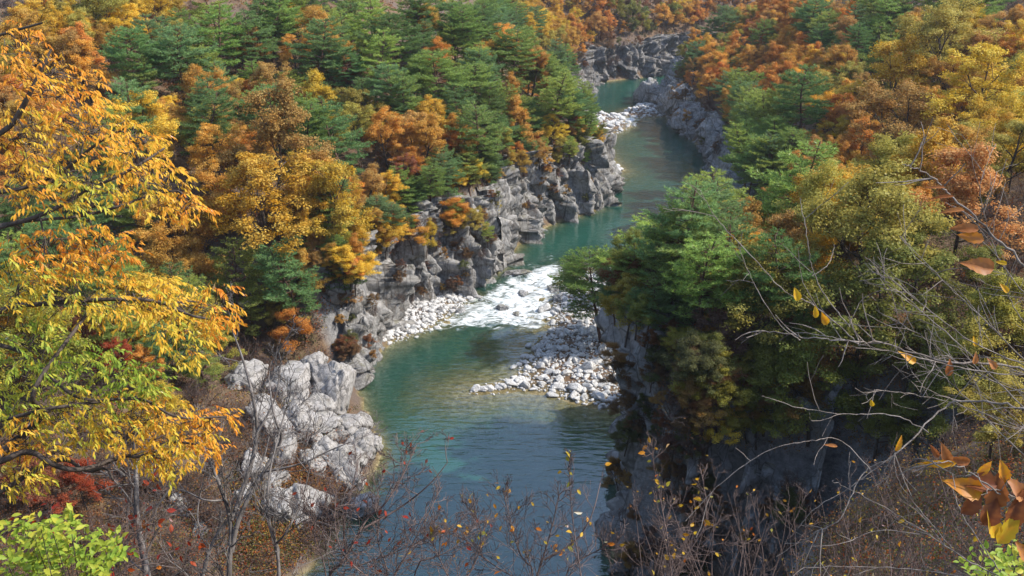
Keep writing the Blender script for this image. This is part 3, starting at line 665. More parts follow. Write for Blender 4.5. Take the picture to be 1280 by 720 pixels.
# ------------------------------------------------------------------ forest: which kind grows where the photo shows it (40 px cells)
CELLS = [
 'byyyyybbppppyyppyyobbobooboppbpb',
 'yybybpppppppppppyyobbbbboopyyyyo',
 'ybobbpppppypppppppo..boooyyyyyoy',
 'oobbpppooppyppppppp...opbyooooyy',
 'oobbppooppppoopppp....bppyooooyyy',
 'obbpppoyyppprooppo....pppoooyyyb',
 'bbpyyooyypyoobpo..pppppooyyyoyb',
 'bppyyyoyyyorb.....pppppoyyyyygb',
 'bpppyyyyrprb......ppppgoyyyyygb',
 'ppppyoybpp........pppygoyggggbb',
 'pprbppyb..........ppppgggggggbb',
 'bbrbpb............pp.ggggggbbbb',
 'bbbbb..............b.bbgggggbbbb',
 'bbbbb..............b..bgggbbbbbb',
 'bbrbb..............bb.bbbbbbbbbb',
 'brbbb.............bbbbbbbbbbbbbb',
 'bbbbbbb...........bbbbbbbbbbbbbb',
 'bbbbbbbb..........bbbbbbbbbbbbbb']
def cell(px, py):
    r_ = CELLS[int(min(max(py//40, 0), 17))]; c = int(min(max(px//40, 0), 31)); return r_[min(c, len(r_)-1)]
ZB = np.full((180, 320), 1e9)                                   # coarse depth picture to leave out what nothing shows of
def covered(px, py, rx, ry, f, mark=True, thr=.93):
    x0, x1 = int((px-rx)//4), int((px+rx)//4)+1; y0, y1 = int((py-ry)//4), int((py+ry)//4)+1
    x0, y0 = max(x0, 0), max(y0, 0); x1, y1 = min(x1, 320), min(y1, 180)
    if x1 <= x0 or y1 <= y0: return True
    yy, xx = np.mgrid[y0:y1, x0:x1]; e = ((xx*4+2-px)/rx)**2+((yy*4+2-py)/ry)**2 < 1
    if not e.any(): return True
    sub = ZB[y0:y1, x0:x1]; hid = (sub[e] < f-1).mean()
    if hid > thr: return True
    if mark: sub[e & (((xx*4+2-px)/rx)**2+((yy*4+2-py)/ry)**2 < .7)] = np.minimum(sub[e & (((xx*4+2-px)/rx)**2+((yy*4+2-py)/ry)**2 < .7)], f)
    return False
def seen_terrain(p):
    o = np.array([0, 0, CAM_H]); t = np.linspace(.06, .97, 120)[:, None]; q = o+(np.asarray(p)-o)*t
    return (q[:, 2] > samp(HG, q[:, 0], q[:, 1])).all()
PLACED = []
def by_pixel(kind, px, py_top, py_base, label, ci=None, vi=None, sx=1.0, y=None, yaw=None):
    """a tree whose top and foot are seen at these pixels: the foot meets the ground"""
    p = hit(px, py_base); f = project(p)[2]; h = (py_base-py_top)/FPX*f/.94
    h = min(h, 14.5 if kind == 'p' and px > 720 else 12.0); sx = min(sx, 1.15)
    if cell(0, 0) and h < 2: h = 2
    PLACED.append((p[0], p[1], h*.30*sx)); 
    covered(px, (py_top+py_base)/2, h*.3*sx*FPX/f, (py_base-py_top)/2*.8, f)
    return plant(kind, p[0], p[1], h, label, None, ci, vi, None, sx, yaw)
SPECIAL = [
 ('p', 395, 18, 135, 'tall layered pine with dark bent trunk on the upper sunlit slope', 1, 1, 1.1), ('p', 275, 15, 120, 'green pine beside mauve bare trees high on the sunlit slope', 0, 0, 1.2),
 ('p', 505, 0, 125, 'tall pine with orange leaves glowing behind its trunk', 1, 3, 1.2), ('p', 250, 118, 225, 'dense pine next to the tawny orange maple on the sunlit slope', 1, 2, 1.3),
 ('o', 345, 118, 260, 'tawny orange maple with layered crown between two pines', 1, 0, 1.0), ('y', 330, 215, 350, 'golden oak with dark gaps above the clefted cliff', 0, 1, 1.2),
 ('y', 425, 225, 345, 'golden oak leaning over the grey cliff', 0, 3, 1.0), ('r', 478, 280, 335, 'fiery orange small maple on the cliff edge', 1, 2, 1.0),
 ('p', 440, 120, 245, 'feathery pine in front of golden trees on the sunlit slope', 2, 4, 1.2), ('p', 600, 90, 230, 'tall pine above the blocky headland', 0, 0, 1.2), ('p', 690, 70, 178, 'outermost pine of the headland overlooking the far pool', 3, 2, 1.2),
 ('p', 650, 110, 195, 'fresh green pine rooted over the headland rocks', 3, 4, 1.2), ('o', 655, 135, 195, 'orange maple between the headland pines', 2, 0, .9), ('r', 676, 172, 200, 'red shrub like maple on the headland rock', 1, 5, 1.1),
 ('p', 640, 30, 130, 'pine with yellow trees behind it near the headland ridge', 0, 1, 1.2), ('p', 560, 40, 170, 'spreading pine halfway up the sunlit slope', 0, 3, 1.2), ('p', 330, 20, 110, 'dark pine behind the layered pine on the upper slope', 1, 0, 1.1),
 ('p', 915, 168, 345, 'bushy fresh green pine crowning the dark rock wall', 3, 2, 1.35), ('p', 960, 175, 350, 'second bushy pine crowning the dark rock wall', 0, 0, 1.2), ('p', 790, 262, 432, 'slender pine at the brink of the dark rock wall', 3, 3, 1.1),
 ('p', 752, 312, 428, 'thin leaning pine reaching over the white boulder bar', 0, 3, 1.2), ('p', 850, 270, 420, 'green pine with bare trunk beside the slender pine', 0, 1, 1.1), ('p', 905, 285, 440, 'dark pine in the grove on the rock wall', 1, 4, 1.1),
 ('y', 930, 340, 470, 'dull ochre oak over the dark wall', 1, 4, 1.2), ('p', 870, 300, 450, 'layered pine leaning out above the dark wall', 0, 2, 1.15), ('p', 975, 300, 455, 'deep green pine behind the ochre oak', 1, 0, 1.15), ('p', 1000, 80, 190, 'dark green pine amid bare trees on the shaded slope', 1, 2, 1.2), ('p', 1010, 5, 70, 'dark flat topped pine high on the shaded slope', 1, 3, 1.4),
 ('y', 1095, 40, 165, 'bright golden oak on the shaded slope', 0, 0, 1.2), ('y', 1180, 22, 130, 'golden and green oak near the top of the shaded slope', 1, 4, 1.3), ('o', 1110, 100, 250, 'great domed orange maple', 1, 4, 1.45), ('y', 1215, 75, 200, 'lime yellow oak above the great orange maple', 2, 1, 1.3),
 ('y', 1085, 240, 400, 'large mellow yellow oak below the great orange maple', 1, 4, 1.4), ('g', 1070, 330, 500, 'dark olive broadleaf tree in shade below the mellow oak', 1, 1, 1.3), ('o', 1190, 200, 330, 'copper maple beside the mellow yellow oak', 1, 0, 1.2),
 ('g', 1010, 430, 555, 'dark green broadleaf tree hanging over the rock hollow', 1, 4, 1.3), ('g', 1130, 425, 540, 'olive broadleaf tree behind the silvery twig bundle', 1, 1, 1.2), ('y', 1205, 400, 520, 'dull gold oak behind the silvery twig bundle', 1, 2, 1.2), ('g', 1255, 370, 480, 'yellow green tree behind the fan of twigs', 0, 0, 1.2), ('g', 1180, 465, 565, 'low olive tree above the arching grey branch', 1, 3, 1.3), ('g', 955, 440, 540, 'dark bushy tree on the lip of the rock hollow', 1, 0, 1.3), ('g', 1090, 490, 585, 'shaded green tree beside the drooping vine', 1, 5, 1.3), ('y', 1240, 480, 580, 'small gold oak above the brown leaf cluster', 1, 1, 1.2), ('p', 30, 230, 330, 'green pine behind the yellow leaved branches', 1, 0, 1.2), ('p', 175, 240, 330, 'pine seen past the tips of yellow leaves', 0, 1, 1.2),
 ('p', 300, 305, 440, 'pale green pine low by the clefted cliff', 3, 4, 1.0), ('y', 225, 262, 355, 'rosy gold oak below the dense pine', 3, 1, 1.2), ('g', 55, 380, 520, 'leafy green tree behind the yellow branches', 0, 1, 1.4)]
for k, a, t_, b_, lb, ci, vi, sx in SPECIAL: by_pixel(k, a, t_, b_, lb, ci, vi, sx)
# trees rooted right at the brink of the pale cliffs
ib0, ib1 = near_i(BL, 436, 474), near_i(BL, 757, 240); rb = np.random.RandomState(6)
segs_ = np.diff(BL[ib0:ib1+1], axis=0); cum = np.r_[0, np.cumsum(np.linalg.norm(segs_, axis=1))]
for s_ in np.arange(1.5, cum[-1], 1.3):
    i = min(int(np.searchsorted(cum, s_))-1, len(segs_)-1); t = unit(segs_[i]); b0_ = BL[ib0+i]+t*(s_-cum[i]); nn_ = np.array([-t[1], t[0]])
    q_ = b0_+nn_*rb.uniform(2.0, 4.8); k = 'ppyoykpyg'[rb.randint(9)]; h = {'p': 6.5, 'k': 2.6}.get(k, 4.6)*rb.uniform(.7, 1.25)
    if samp(DG, q_[0], q_[1]) < 2: continue
    PLACED.append((q_[0], q_[1], .12*h)); plant(k, q_[0], q_[1], h, sx=1.1)
# the rest, nearest first
cand = []
yv = 30.0
while yv < 425:
    stp = 2.3 if yv < 190 else 2.8
    for xv in np.arange(-165, 225, stp):
        cand.append((xv+rt.uniform(-.5, .5)*stp, yv+rt.uniform(-.5, .5)*stp))
    yv += stp
cand = np.array(cand); cz = samp(HG, cand[:, 0], cand[:, 1]); cdn = samp(DG, cand[:, 0], cand[:, 1]); cw = samp(WCG, cand[:, 0], cand[:, 1])
cpx, cpy, cf = project(np.column_stack([cand, cz+3.5]))
ok = (cdn > cw*.6+.3) & (cpx > -40) & (cpx < 1320) & (cpy > -50) & (cpy < 760) & (cf > 26)
order = np.argsort(cf); counts = {}
for i in order:
    if not ok[i]: continue
    x, y = cand[i]; k = cell(cpx[i]+rt.normal()*14, cpy[i]+rt.normal()*14)
    if k == '.': continue
    if 76 < y < 114 and 8 < x < 27: continue
    if k == 'b' and cf[i] > 170: k = 'bkkgykopgk'[rt.randint(10)]
    if k != 'b' and rt.rand() < ((.46 if cpy[i] > 60 else .3) if k == 'p' and cpx[i] < 720 else .12): k = rt.choice(list('yyoorb'))
    base_h = {'p': 9.2, 'y': 6.6, 'o': 6.4, 'r': 4.6, 'g': 6.5, 'b': 3.4, 'k': 4.6}[k]; h = base_h*rt.uniform(.62, 1.25)
    if cf[i] < 62 and k != 'b': h *= .7
    if cf[i] < 60 and k == 'b': h *= .62
    if k == 'b' and cf[i] > 190: h *= 1.3
    gap = {'p': .14, 'b': .16}.get(k, .19)*h
    if any((x-a)**2+(y-b_)**2 < (c_*.6+gap)**2 for a, b_, c_ in PLACED): continue
    if counts.get(SPEC[k][0], 0) >= 290: continue
    z = cz[i]
    if not seen_terrain((x, y, z+h*.85)): continue
    px_, py_, f_ = project((x, y, z+h*.58))
    if covered(px_, py_, h*.34*FPX/f_, h*.42*FPX/f_, f_, k != 'b', .95 if k != 'b' else .8): continue
    PLACED.append((x, y, gap)); counts[SPEC[k][0]] = counts.get(SPEC[k][0], 0)+1
    plant(k, x, y, h)
print('trees', counts)

# shrubs rooted on ledges of the cliffs and on the dark wall
rk_ = np.random.RandomState(14)
def brush(n, box, hr):
    for _ in range(n):
        p = hit(rk_.uniform(box[0], box[2]), rk_.uniform(box[1], box[3])); 
        if p[2] < .15: continue
        plant('b', p[0], p[1], rk_.uniform(*hr), sx=rk_.uniform(1, 1.4))
brush(46, (120, 560, 400, 725), (2.0, 3.6)); brush(26, (200, 420, 350, 560), (2.2, 3.8)); brush(20, (380, 590, 465, 715), (2.0, 3.2)); brush(16, (330, 440, 460, 600), (1.6, 2.8))
from mathutils.bvhtree import BVHTree
cv, cf_, n0 = [], [], 0
for Pt, q in CLIFFS: cv.append(Pt); cf_.append(q+n0); n0 += len(Pt)
BVH = BVHTree.FromPolygons(np.concatenate(cv).tolist(), np.concatenate(cf_).tolist())
def ledge(n, box, hr, kinds, up=-1.0):
    x0, y0, x1, y1 = box; k_ = 0
    for _ in range(n*6):
        if k_ >= n: break
        pos_, nor, _i, _d = BVH.ray_cast(Vector((0, 0, CAM_H)), Vector(ray(rk_.uniform(x0, x1), rk_.uniform(y0, y1))).normalized())
        if pos_ is None or abs(nor.z) < up or pos_.z < .8 or pos_.z < ground(pos_.x, pos_.y)-2.5: continue
        k_ += 1; k = kinds[rk_.randint(len(kinds))]; v = unit(np.array([-pos_.x, -pos_.y, 0]))*.25
        plant(k, pos_.x+v[0], pos_.y+v[1], rk_.uniform(*hr)*(1.3 if k == 'b' else 1), z=pos_.z-.25, sx=rk_.uniform(.9, 1.4))
ledge(16, (760, 355, 860, 430), (3.0, 5.2), 'ppgkp'); ledge(80, (766, 430, 890, 715), (1.3, 2.8), 'kkkbb'); ledge(40, (860, 430, 1020, 560), (2.2, 4.0), 'kgkgy'); ledge(16, (860, 600, 1000, 690), (1.3, 2.4), 'kbb')
ledge(16, (350, 320, 470, 375), (2.6, 4.6), 'pyoyp'); ledge(18, (470, 270, 620, 318), (2.4, 4.4), 'pyopy'); ledge(12, (620, 185, 740, 222), (2.2, 4.2), 'poyp')
ledge(30, (345, 330, 470, 450), (1.0, 2.2), 'kkkb', .2); ledge(42, (480, 270, 620, 375), (.9, 2.0), 'kkkb', .25); ledge(22, (610, 190, 750, 270), (.9, 2.0), 'kkko', .25); ledge(20, (690, 50, 810, 98), (2, 4), 'kkb'); ledge(20, (840, 110, 930, 190), (1.5, 3.2), 'kkb')
# ------------------------------------------------------------------ undergrowth: shrubs and brush nobody could count
ru = np.random.RandomState(8)
uu = np.column_stack([ru.uniform(-15, 1295, 52000), ru.uniform(-10, 735, 52000)]); uu[:4200] = np.column_stack([ru.uniform(300, 450, 4200), ru.uniform(590, 728, 4200)]); rays = ray(uu[:, 0], uu[:, 1]); found = np.zeros((len(uu), 3)); got = np.zeros(len(uu), bool)
for t in np.concatenate([np.arange(22, 130, .7), np.arange(130, 440, 2.0)]):                 # where each line of sight first meets the slope
    p_ = np.array([0, 0, CAM_H])+rays*t; h_ = (~got) & (p_[:, 2] < np.maximum(samp(HG, p_[:, 0], p_[:, 1]), 0)); found[h_] = p_[h_]; got |= h_
q = found[got][:, :2]; q = q+ru.normal(size=q.shape)*.8; z = samp(HG, q[:, 0], q[:, 1]); dd_ = samp(DG, q[:, 0], q[:, 1]); ww = samp(WCG, q[:, 0], q[:, 1])
hcs = samp(TP[:, 0].reshape(gx.shape), q[:, 0], q[:, 1]); sel = ((dd_ > ww*.6) | ((hcs < 4.5) & (dd_ > .5) & (q[:, 0] < 0))) & ((dd_ > 2.5) | (ru.rand(len(q)) < .5)); q, z = q[sel], z[sel]; uf = project(np.column_stack([q, z]))[2]
q, z, uf = q[:23000], z[:23000], uf[:23000]
pal = np.array([(.20, .085, .035), (.27, .13, .045), (.16, .095, .065), (.30, .20, .05), (.12, .115, .04), (.30, .09, .03), (.20, .135, .105), (.09, .10, .035)])
nn = 18; n = len(q); rad = ru.uniform(.35, .95, n)*np.where(uf < 85, 1.15, 1)
pn = vnoise(np.column_stack([q*.09, 0*z]), 3); ci = np.clip((pn*1.5-.25)*8+ru.normal(size=n)*1.4, 0, 7.99).astype(int)
u = ru.normal(size=(n, nn, 3)); u /= np.linalg.norm(u, axis=2, keepdims=True); u *= (ru.rand(n, nn, 1)**.4)*rad[:, None, None]*[1, 1, .8]
C = (np.column_stack([q, z+rad*.35])[:, None, :]+u).reshape(-1, 3); N = (u+[0, 0, .35]+ru.normal(size=u.shape)*.3).reshape(-1, 3); N /= np.linalg.norm(N, axis=1, keepdims=True)
A = ru.normal(size=C.shape); A -= (A*N).sum(1, keepdims=True)*N
lw = np.repeat(np.clip(.06+uf*.0013, .09, .34), nn)*ru.uniform(.6, 1.2, len(C))
V, F = leaf_quads(C, N, A, lw, lw*.62)
colr = np.repeat(pal[ci], nn, 0)*ru.uniform(.6, 1.35, (len(C), 1))*(1+ru.normal(size=(len(C), 3))*.08)
colr = np.repeat(np.column_stack([np.clip(colr, .01, .9), np.ones(len(colr))]), 4, 0)
m = M('undergrowth_leaves'); cc = m.attr('Col', 'Color'); d = m.n('BsdfDiffuse'); m.set(d.inputs[0], cc); t = m.n('BsdfTranslucent'); m.set(t.inputs[0], cc)
M_UNDER = m.done(m.shmix(.3, d.outputs[0], t.outputs[0]))
tag(obj('undergrowth', mesh_from('undergrowth', V, F, M_UNDER, attrs={'Col': colr})), 'brown and rusty undergrowth covering the slopes', kind='stuff')
# ------------------------------------------------------------------ foreground: the yellow-leaved tree beside the viewpoint
rf = np.random.RandomState(21)
LEAF_RAMP = [(0, (.74, .25, .03)), (.28, (.85, .42, .045)), (.5, (.82, .56, .06)), (.72, (.58, .56, .07)), (1, (.27, .40, .05))]
M_FLEAF = leaf_mat('yellow_tree_leaf', .5, False, LEAF_RAMP, .35)
def leaf_blade(C, D, N, ln, wd, curl=.15):
    """pointed leaf blades: base C, direction D, facing N -> verts (8 each), tri/quads"""
    D = D/np.linalg.norm(D, axis=1, keepdims=True); S = np.cross(D, N); S /= np.linalg.norm(S, axis=1, keepdims=True)+1e-9; N = np.cross(S, D)
    ln = np.broadcast_to(ln, len(C))[:, None]; wd = np.broadcast_to(wd, len(C))[:, None]
    def at(t, w_, dn=0): return C+D*ln*t+S*wd*w_*.5+N*(abs(w_)*wd*.16-ln*curl*t*t)
    V = np.stack([at(0, 0), at(.28, .8), at(.6, .85), at(1, 0), at(.6, -.85), at(.28, -.8), at(.28, 0), at(.6, 0)], 1)
    f = np.array([[0, 1, 6, 6], [0, 6, 5, 5]])
    F = []
    k = np.arange(len(C))[:, None]*8
    tris = np.concatenate([(k+np.array(t)) for t in ((0, 1, 6), (0, 6, 5), (3, 7, 2), (3, 4, 7), (1, 2, 7), (1, 7, 6), (6, 7, 4), (6, 4, 5))], 0)
    return V.reshape(-1, 3), tris
def add_leaves(root, C, D, N, ln, wd, tint, mat, top=300, fol='foliage', curl=.15):
    """the largest leaves in the picture as parts, the rest joined"""
    px_, py_, f_ = project(C); size = np.where((px_ > 0) & (px_ < 1280) & (py_ > 0) & (py_ < 720), ln/f_, -1)
    order = np.argsort(-size); big = order[:top]; rest_ = order[top:]
    loc = np.array(root.location)
    for i in big:
        V, F = leaf_blade((C[i:i+1]-loc), D[i:i+1], N[i:i+1], ln[i:i+1], wd[i:i+1], curl)
        obj('leaf', mesh_from('leaf', V, F, mat, smooth=True, attrs={'tint': np.full(8, tint[i])}), root)
    if len(rest_):
        V, F = leaf_blade(C[rest_]-loc, D[rest_], N[rest_], ln[rest_], wd[rest_], curl)
        tag(obj(fol, mesh_from(fol, V, F, mat, smooth=True, attrs={'tint': np.repeat(tint[rest_], 8)}), root), kind='stuff')
def pl(pts, depth): return np.array([P(a, b, depth+(c[0] if c else 0)) for a, b, *c in pts])
DT = 10.0
MAIN = [([(-90, 200), (0, 170), (40, 122), (62, 85), (70, 60)], .050), ([(-90, 310), (0, 282), (60, 262), (112, 240), (165, 212), (190, 190)], .040), ([(-70, 300), (20, 284), (110, 274), (200, 250), (240, 245)], .026),
        ([(-90, 480), (-20, 390), (60, 388), (130, 374), (190, 382), (240, 392), (265, 400)], .038), ([(-120, 640), (-40, 600), (20, 560), (58, 505), (76, 455), (100, 402), (112, 380)], .060), ([(-90, 660), (0, 615), (45, 604), (98, 606), (130, 592), (150, 588)], .036),
        ([(10, 565), (40, 552), (80, 566), (112, 578), (150, 580), (180, 560), (212, 548), (250, 545)], .040), ([(-90, 440), (0, 452), (60, 480), (112, 486), (150, 500)], .034), ([(-90, 70), (10, 45), (45, 30)], .03), ([(60, 500), (110, 490), (170, 505), (220, 520), (270, 535)], .024),
        ([(-60, 240), (20, 240), (80, 215), (130, 175), (170, 150)], .03)]
tb = Tubes(); samples = []
base = np.array([-8.4, 8.2, ground(-8.4, 8.2)-.4])
trunk = smooth_line([base, base+[.1, .1, 3.5], base+[.5, .3, 7.5], base+[.2, .5, 12.0], base+[.6, .2, 16.0]], 3); 
tr_ = Tubes(); tr_.add(trunk, .24, .10, 9)
for pts, r_ in MAIN:
    q = pl(pts, DT); q += rf.normal(size=q.shape)*[.02, .25, .02]
    start = trunk[np.argmin(np.linalg.norm(trunk-(q[0]+[-.6, 0, -.9]), axis=1))]
    line = smooth_line(np.vstack([start[None], q]), 3); tb.add(line, r_, .010, 6); samples += list(line[len(line)//4:])
samples = np.array(samples)
BLOB = [(28, 60, 34, 34, .12, 16), (70, 105, 58, 45, .22, 44), (35, 175, 45, 50, .36, 40), (112, 160, 48, 46, .30, 42), (165, 175, 36, 38, .30, 26), (95, 232, 55, 40, .55, 42), (190, 232, 52, 34, .36, 38), (232, 258, 28, 22, .22, 16),
        (40, 228, 40, 30, .3, 24), (60, 318, 54, 36, .18, 44), (120, 312, 50, 34, .16, 38), (25, 350, 42, 40, .55, 32), (90, 372, 60, 36, .56, 44), (165, 372, 56, 36, .42, 42), (225, 385, 42, 36, .40, 34), (272, 385, 20, 40, .14, 18), (232, 425, 34, 30, .48, 22),
        (50, 430, 60, 40, .88, 46), (120, 470, 62, 40, .92, 44), (25, 490, 42, 44, .72, 34), (175, 470, 32, 28, .92, 20), (22, 540, 40, 30, .25, 24), (95, 520, 62, 34, .58, 48), (160, 528, 56, 40, .42, 46), (215, 535, 48, 38, .34, 40), (262, 538, 34, 34, .20, 28), (205, 570, 40, 22, .42, 24),
        (25, 592, 32, 22, .5, 18), (68, 560, 34, 20, .5, 12)]
C, D, N, LN, TI = [], [], [], [], []
for bx_, by_, rx, ry, tint, ns in BLOB:
    ctr = P(bx_, by_, DT+rf.uniform(-.3, .8)); j = np.argmin(np.linalg.norm(samples-ctr, axis=1)); st = samples[j]
    mid = (st+ctr)/2+[0, 0, .08]; tb.add(smooth_line([st, mid, ctr], 2), .013, .005, 4)
    for s in range(int(ns*2.3)):
        a = rf.uniform(0, 6.28); rr_ = rf.rand()**.55
        so = P(bx_+math.cos(a)*rr_*rx, by_+math.sin(a)*rr_*ry, DT+.3+rf.normal()*.55)
        link = samples[np.argmin(np.linalg.norm(samples-so, axis=1))]
        if rf.rand() < .45: tb.add(smooth_line([ctr*.6+link*.4, (ctr+so)/2+rf.normal(size=3)*.05, so], 1), .006, .003, 3)
        hd = unit(np.array([rf.normal()+.35, rf.normal()*.8-.2, rf.normal()*.3-.15])); nl_ = rf.randint(6, 11); tj = np.clip(tint+rf.normal()*.10, 0, 1)
        side = unit(np.cross(hd, [0, 0, 1]))
        for l_ in range(nl_):
            t = l_/nl_; C.append(so+hd*.19*t+np.array([0, 0, -.05*t*t])); sg = 1 if l_ % 2 else -1
            D.append(hd*.65+side*sg*rf.uniform(.4, .9)*(1.1-t)+np.array([0, 0, -.45-rf.rand()*.55])); N.append(np.array([rf.normal()*.5, -.35+rf.normal()*.4, .75])); LN.append(rf.uniform(.042, .088)); TI.append(np.clip(tj+.02+rf.normal()*.09, 0, 1))
tree = tag(obj('chestnut_tree', None, None, tuple(base)), 'tree with drooping narrow yellow and orange leaves beside the viewpoint', 'tree'); tree.empty_display_size = .3
o = tr_.mesh('trunk', M_BARK); o = obj('trunk', o, tree, tuple(-base))
o = obj('limbs', tb.mesh('limbs', M_BARK), tree, tuple(-base))
C, D, N, LN, TI = map(np.array, (C, D, N, LN, TI))
add_leaves(tree, C, D, N, LN, LN*.33, TI, M_FLEAF, 300)

# leafy green bush in the corner below it
def leafy_bush(px, py, depth, rx, ry, n, tint, label, name='green_bush', leafl=(.07, .11), seed=1):
    r = np.random.RandomState(seed); ctr = P(px, py, depth); b0 = np.array([ctr[0], ctr[1], min(ground(ctr[0], ctr[1]), ctr[2]-1.2)])
    root = tag(obj(name, None, None, tuple(b0)), label, 'bush'); t = Tubes(); C, D, N, L, T = [], [], [], [], []
    for s in range(n):
        a = r.uniform(0, 6.28); q = r.rand()**.5; so = P(px+math.cos(a)*q*rx, py+math.sin(a)*q*ry, depth+r.normal()*.4)
        if r.rand() < .35: t.add(smooth_line([b0, b0*.35+so*.65+r.normal(size=3)*.15, so], 2)-b0, .014, .003, 4)
        hd = unit(r.normal(size=3)*[1, 1, .4]+[0, 0, .2]); tj = np.clip(tint+r.normal()*.1, 0, 1)
        for l_ in range(r.randint(5, 9)):
            C.append(so+hd*.14*r.rand()+r.normal(size=3)*.03); D.append(hd*.4+r.normal(size=3)*[.7, .7, .4]); N.append(np.array([r.normal()*.4, r.normal()*.4-.25, .9])); L.append(r.uniform(*leafl)); T.append(np.clip(tj+r.normal()*.06, 0, 1))
    obj('stems', t.mesh('stems', M_BARK), root); L = np.array(L)
    add_leaves(root, np.array(C), np.array(D), np.array(N), L, L*.5, np.array(T), M_FLEAF, 120)
leafy_bush(62, 690, 9.0, 92, 46, 150, .93, 'fresh green leafy bush under the yellow leaved tree', seed=3)

# ------------------------------------------------------------------ bare trees and twiggy bushes near the viewpoint
RED_RAMP = [(0, (.34, .035, .02)), (.35, (.50, .10, .02)), (.6, (.62, .30, .025)), (.85, (.62, .42, .03)), (1, (.40, .38, .06))]
M_SLEAF = leaf_mat('autumn_shrub_leaf', .5, False, RED_RAMP, .5)
def bare_tree(stems, depth, label, name='bare_tree', mat=None, seed=1, leaves=0, tint=.1, lev=2, twl=.20, leafl=.06, minr=.0035, kids=(2, 4), cat='tree', grp=None, up=.22):
    """hand laid main stems (pixels, thickness in metres) with twigs grown along them"""
    r = np.random.RandomState(seed); t = Tubes(); tips = []
    first = pl(stems[0][0], depth)[0]; b0 = np.array([first[0], first[1], ground(first[0], first[1])-.3])
    if b0[2] > first[2]-.3: b0[2] = first[2]-.3
    root = tag(obj(name, None, None, tuple(b0)), label, cat, grp)
    for k, (pts, r0) in enumerate(stems):
        q = pl(pts, depth); q[1:] += r.normal(size=q[1:].shape)*[.0, .10, 0]*depth/10
        if pts[0][1] > 700 or k == 0: q = np.vstack([b0, q])
        line = smooth_line(q, 3); t.add(line-b0, r0, max(minr, r0*.18), 6); tot = np.linalg.norm(np.diff(line, axis=0), axis=1).sum()
        n = max(3, int(tot/(twl*1.15))); 
        for j in range(n):
            u_ = .25+.75*(j+r.rand())/n; i = min(int(u_*(len(line)-1)), len(line)-2); d0 = unit(line[i+1]-line[i])
            nd = unit(d0*.7+r.normal(size=3)*[.75, .5, .55]+[0, 0, up]); grow(t, r, line[i]-b0, nd, twl*r.uniform(.5, 1.8)*(1.35-u_), max(minr*1.3, r0*.32*(1.2-u_)), lev, tips, 4, .16, .06, .6, kids, .66, 4, minr)
    obj('stems', t.mesh('stems', mat or M_GBARK), root)
    if leaves and tips:
        k = r.choice(len(tips), min(leaves, len(tips)), replace=False); C = np.array([tips[i][0] for i in k])+b0; D = np.array([tips[i][1] for i in k])*.4+r.normal(size=(len(k), 3))*.5+[0, 0, -.4]
        N = r.normal(size=(len(k), 3))*.5+[0, -.6, .5]; L = r.uniform(.7, 1.3, len(k))*leafl; T = np.clip(tint+r.normal(size=len(k))*.16, 0, 1)
        add_leaves(root, C, D, N, L, L*.55, T, M_SLEAF, 60)
    return root
bare_tree([([(190, 760), (178, 700), (172, 640), (168, 590), (165, 555)], .085), ([(172, 640), (150, 600), (120, 585)], .02), ([(176, 690), (190, 640), (230, 590)], .025)], 15, 'straight grey trunk rising behind the yellow leaved boughs', seed=4, leaves=20, tint=.1, twl=.5, minr=.006)
bare_tree([([(285, 770), (288, 700), (290, 650), (272, 590), (262, 560), (240, 530)], .055), ([(290, 650), (310, 590), (322, 540), (318, 480), (300, 440), (288, 405)], .042), ([(289, 690), (300, 640), (330, 590), (352, 555), (350, 510), (336, 470)], .045),
           ([(283, 625), (262, 615), (235, 610), (205, 612)], .018), ([(322, 540), (345, 500), (352, 455), (348, 435)], .02), ([(330, 590), (380, 575), (410, 560), (440, 545)], .02)], 14, 'forked leafless tree with grey stems before the pale boulders', seed=5, twl=.55, lev=3, minr=.006)
bare_tree([([(350, 770), (346, 690), (343, 640), (338, 590), (345, 545), (360, 500)], .034), ([(345, 680), (365, 650), (380, 620), (390, 570)], .02), ([(345, 690), (330, 650), (315, 620)], .016)], 13, 'slim leafless stem beside the forked grey tree', seed=6, twl=.5, lev=3, minr=.006)
bare_tree([([(245, 765), (260, 690), (278, 655), (310, 615), (332, 570), (338, 540)], .05), ([(260, 690), (245, 650), (250, 610)], .02)], 16, 'leaning grey stem crossing behind the forked tree', seed=7, twl=.5, lev=3, minr=.006)
bare_tree([([(400, 780), (410, 720), (432, 690), (455, 660), (480, 628), (505, 590), (520, 560)], .026), ([(432, 690), (430, 650), (440, 610), (450, 570)], .016), ([(412, 710), (390, 680), (395, 640)], .014), ([(455, 660), (500, 640), (540, 600), (560, 575)], .014), ([(410, 720), (460, 700), (520, 680), (560, 660)], .014)], 11, 'spreading leafless bush with reddish twigs over the pool', seed=8, twl=.42, leaves=30, tint=.1, mat=M_TWIG, minr=.0042, lev=3)
bare_tree([([(470, 790), (490, 720), (510, 690), (530, 650), (548, 620)], .018), ([(490, 720), (470, 680), (476, 640)], .012), ([(500, 705), (560, 690), (600, 660)], .012), ([(485, 735), (440, 700), (420, 660), (418, 620)], .012)], 9.5, 'low twiggy bush with sparse red leaves at the pool side', seed=9, twl=.25, leaves=36, tint=.06, mat=M_TWIG, minr=.0028)
bare_tree([([(640, 800), (668, 735), (680, 700), (690, 660), (700, 620)], .014), ([(680, 700), (720, 680), (740, 640), (752, 610)], .010), ([(675, 715), (650, 690), (640, 650), (630, 620)], .009), ([(668, 735), (610, 710), (580, 680), (560, 665)], .009), ([(690, 725), (740, 710), (765, 680)], .009)], 7.5, 'twiggy shrub with small yellow leaves against the blue rippled water', seed=10, twl=.22, leaves=70, tint=.65, leafl=.055, mat=M_TWIG, minr=.0022, cat='shrub', name='bare_shrub')
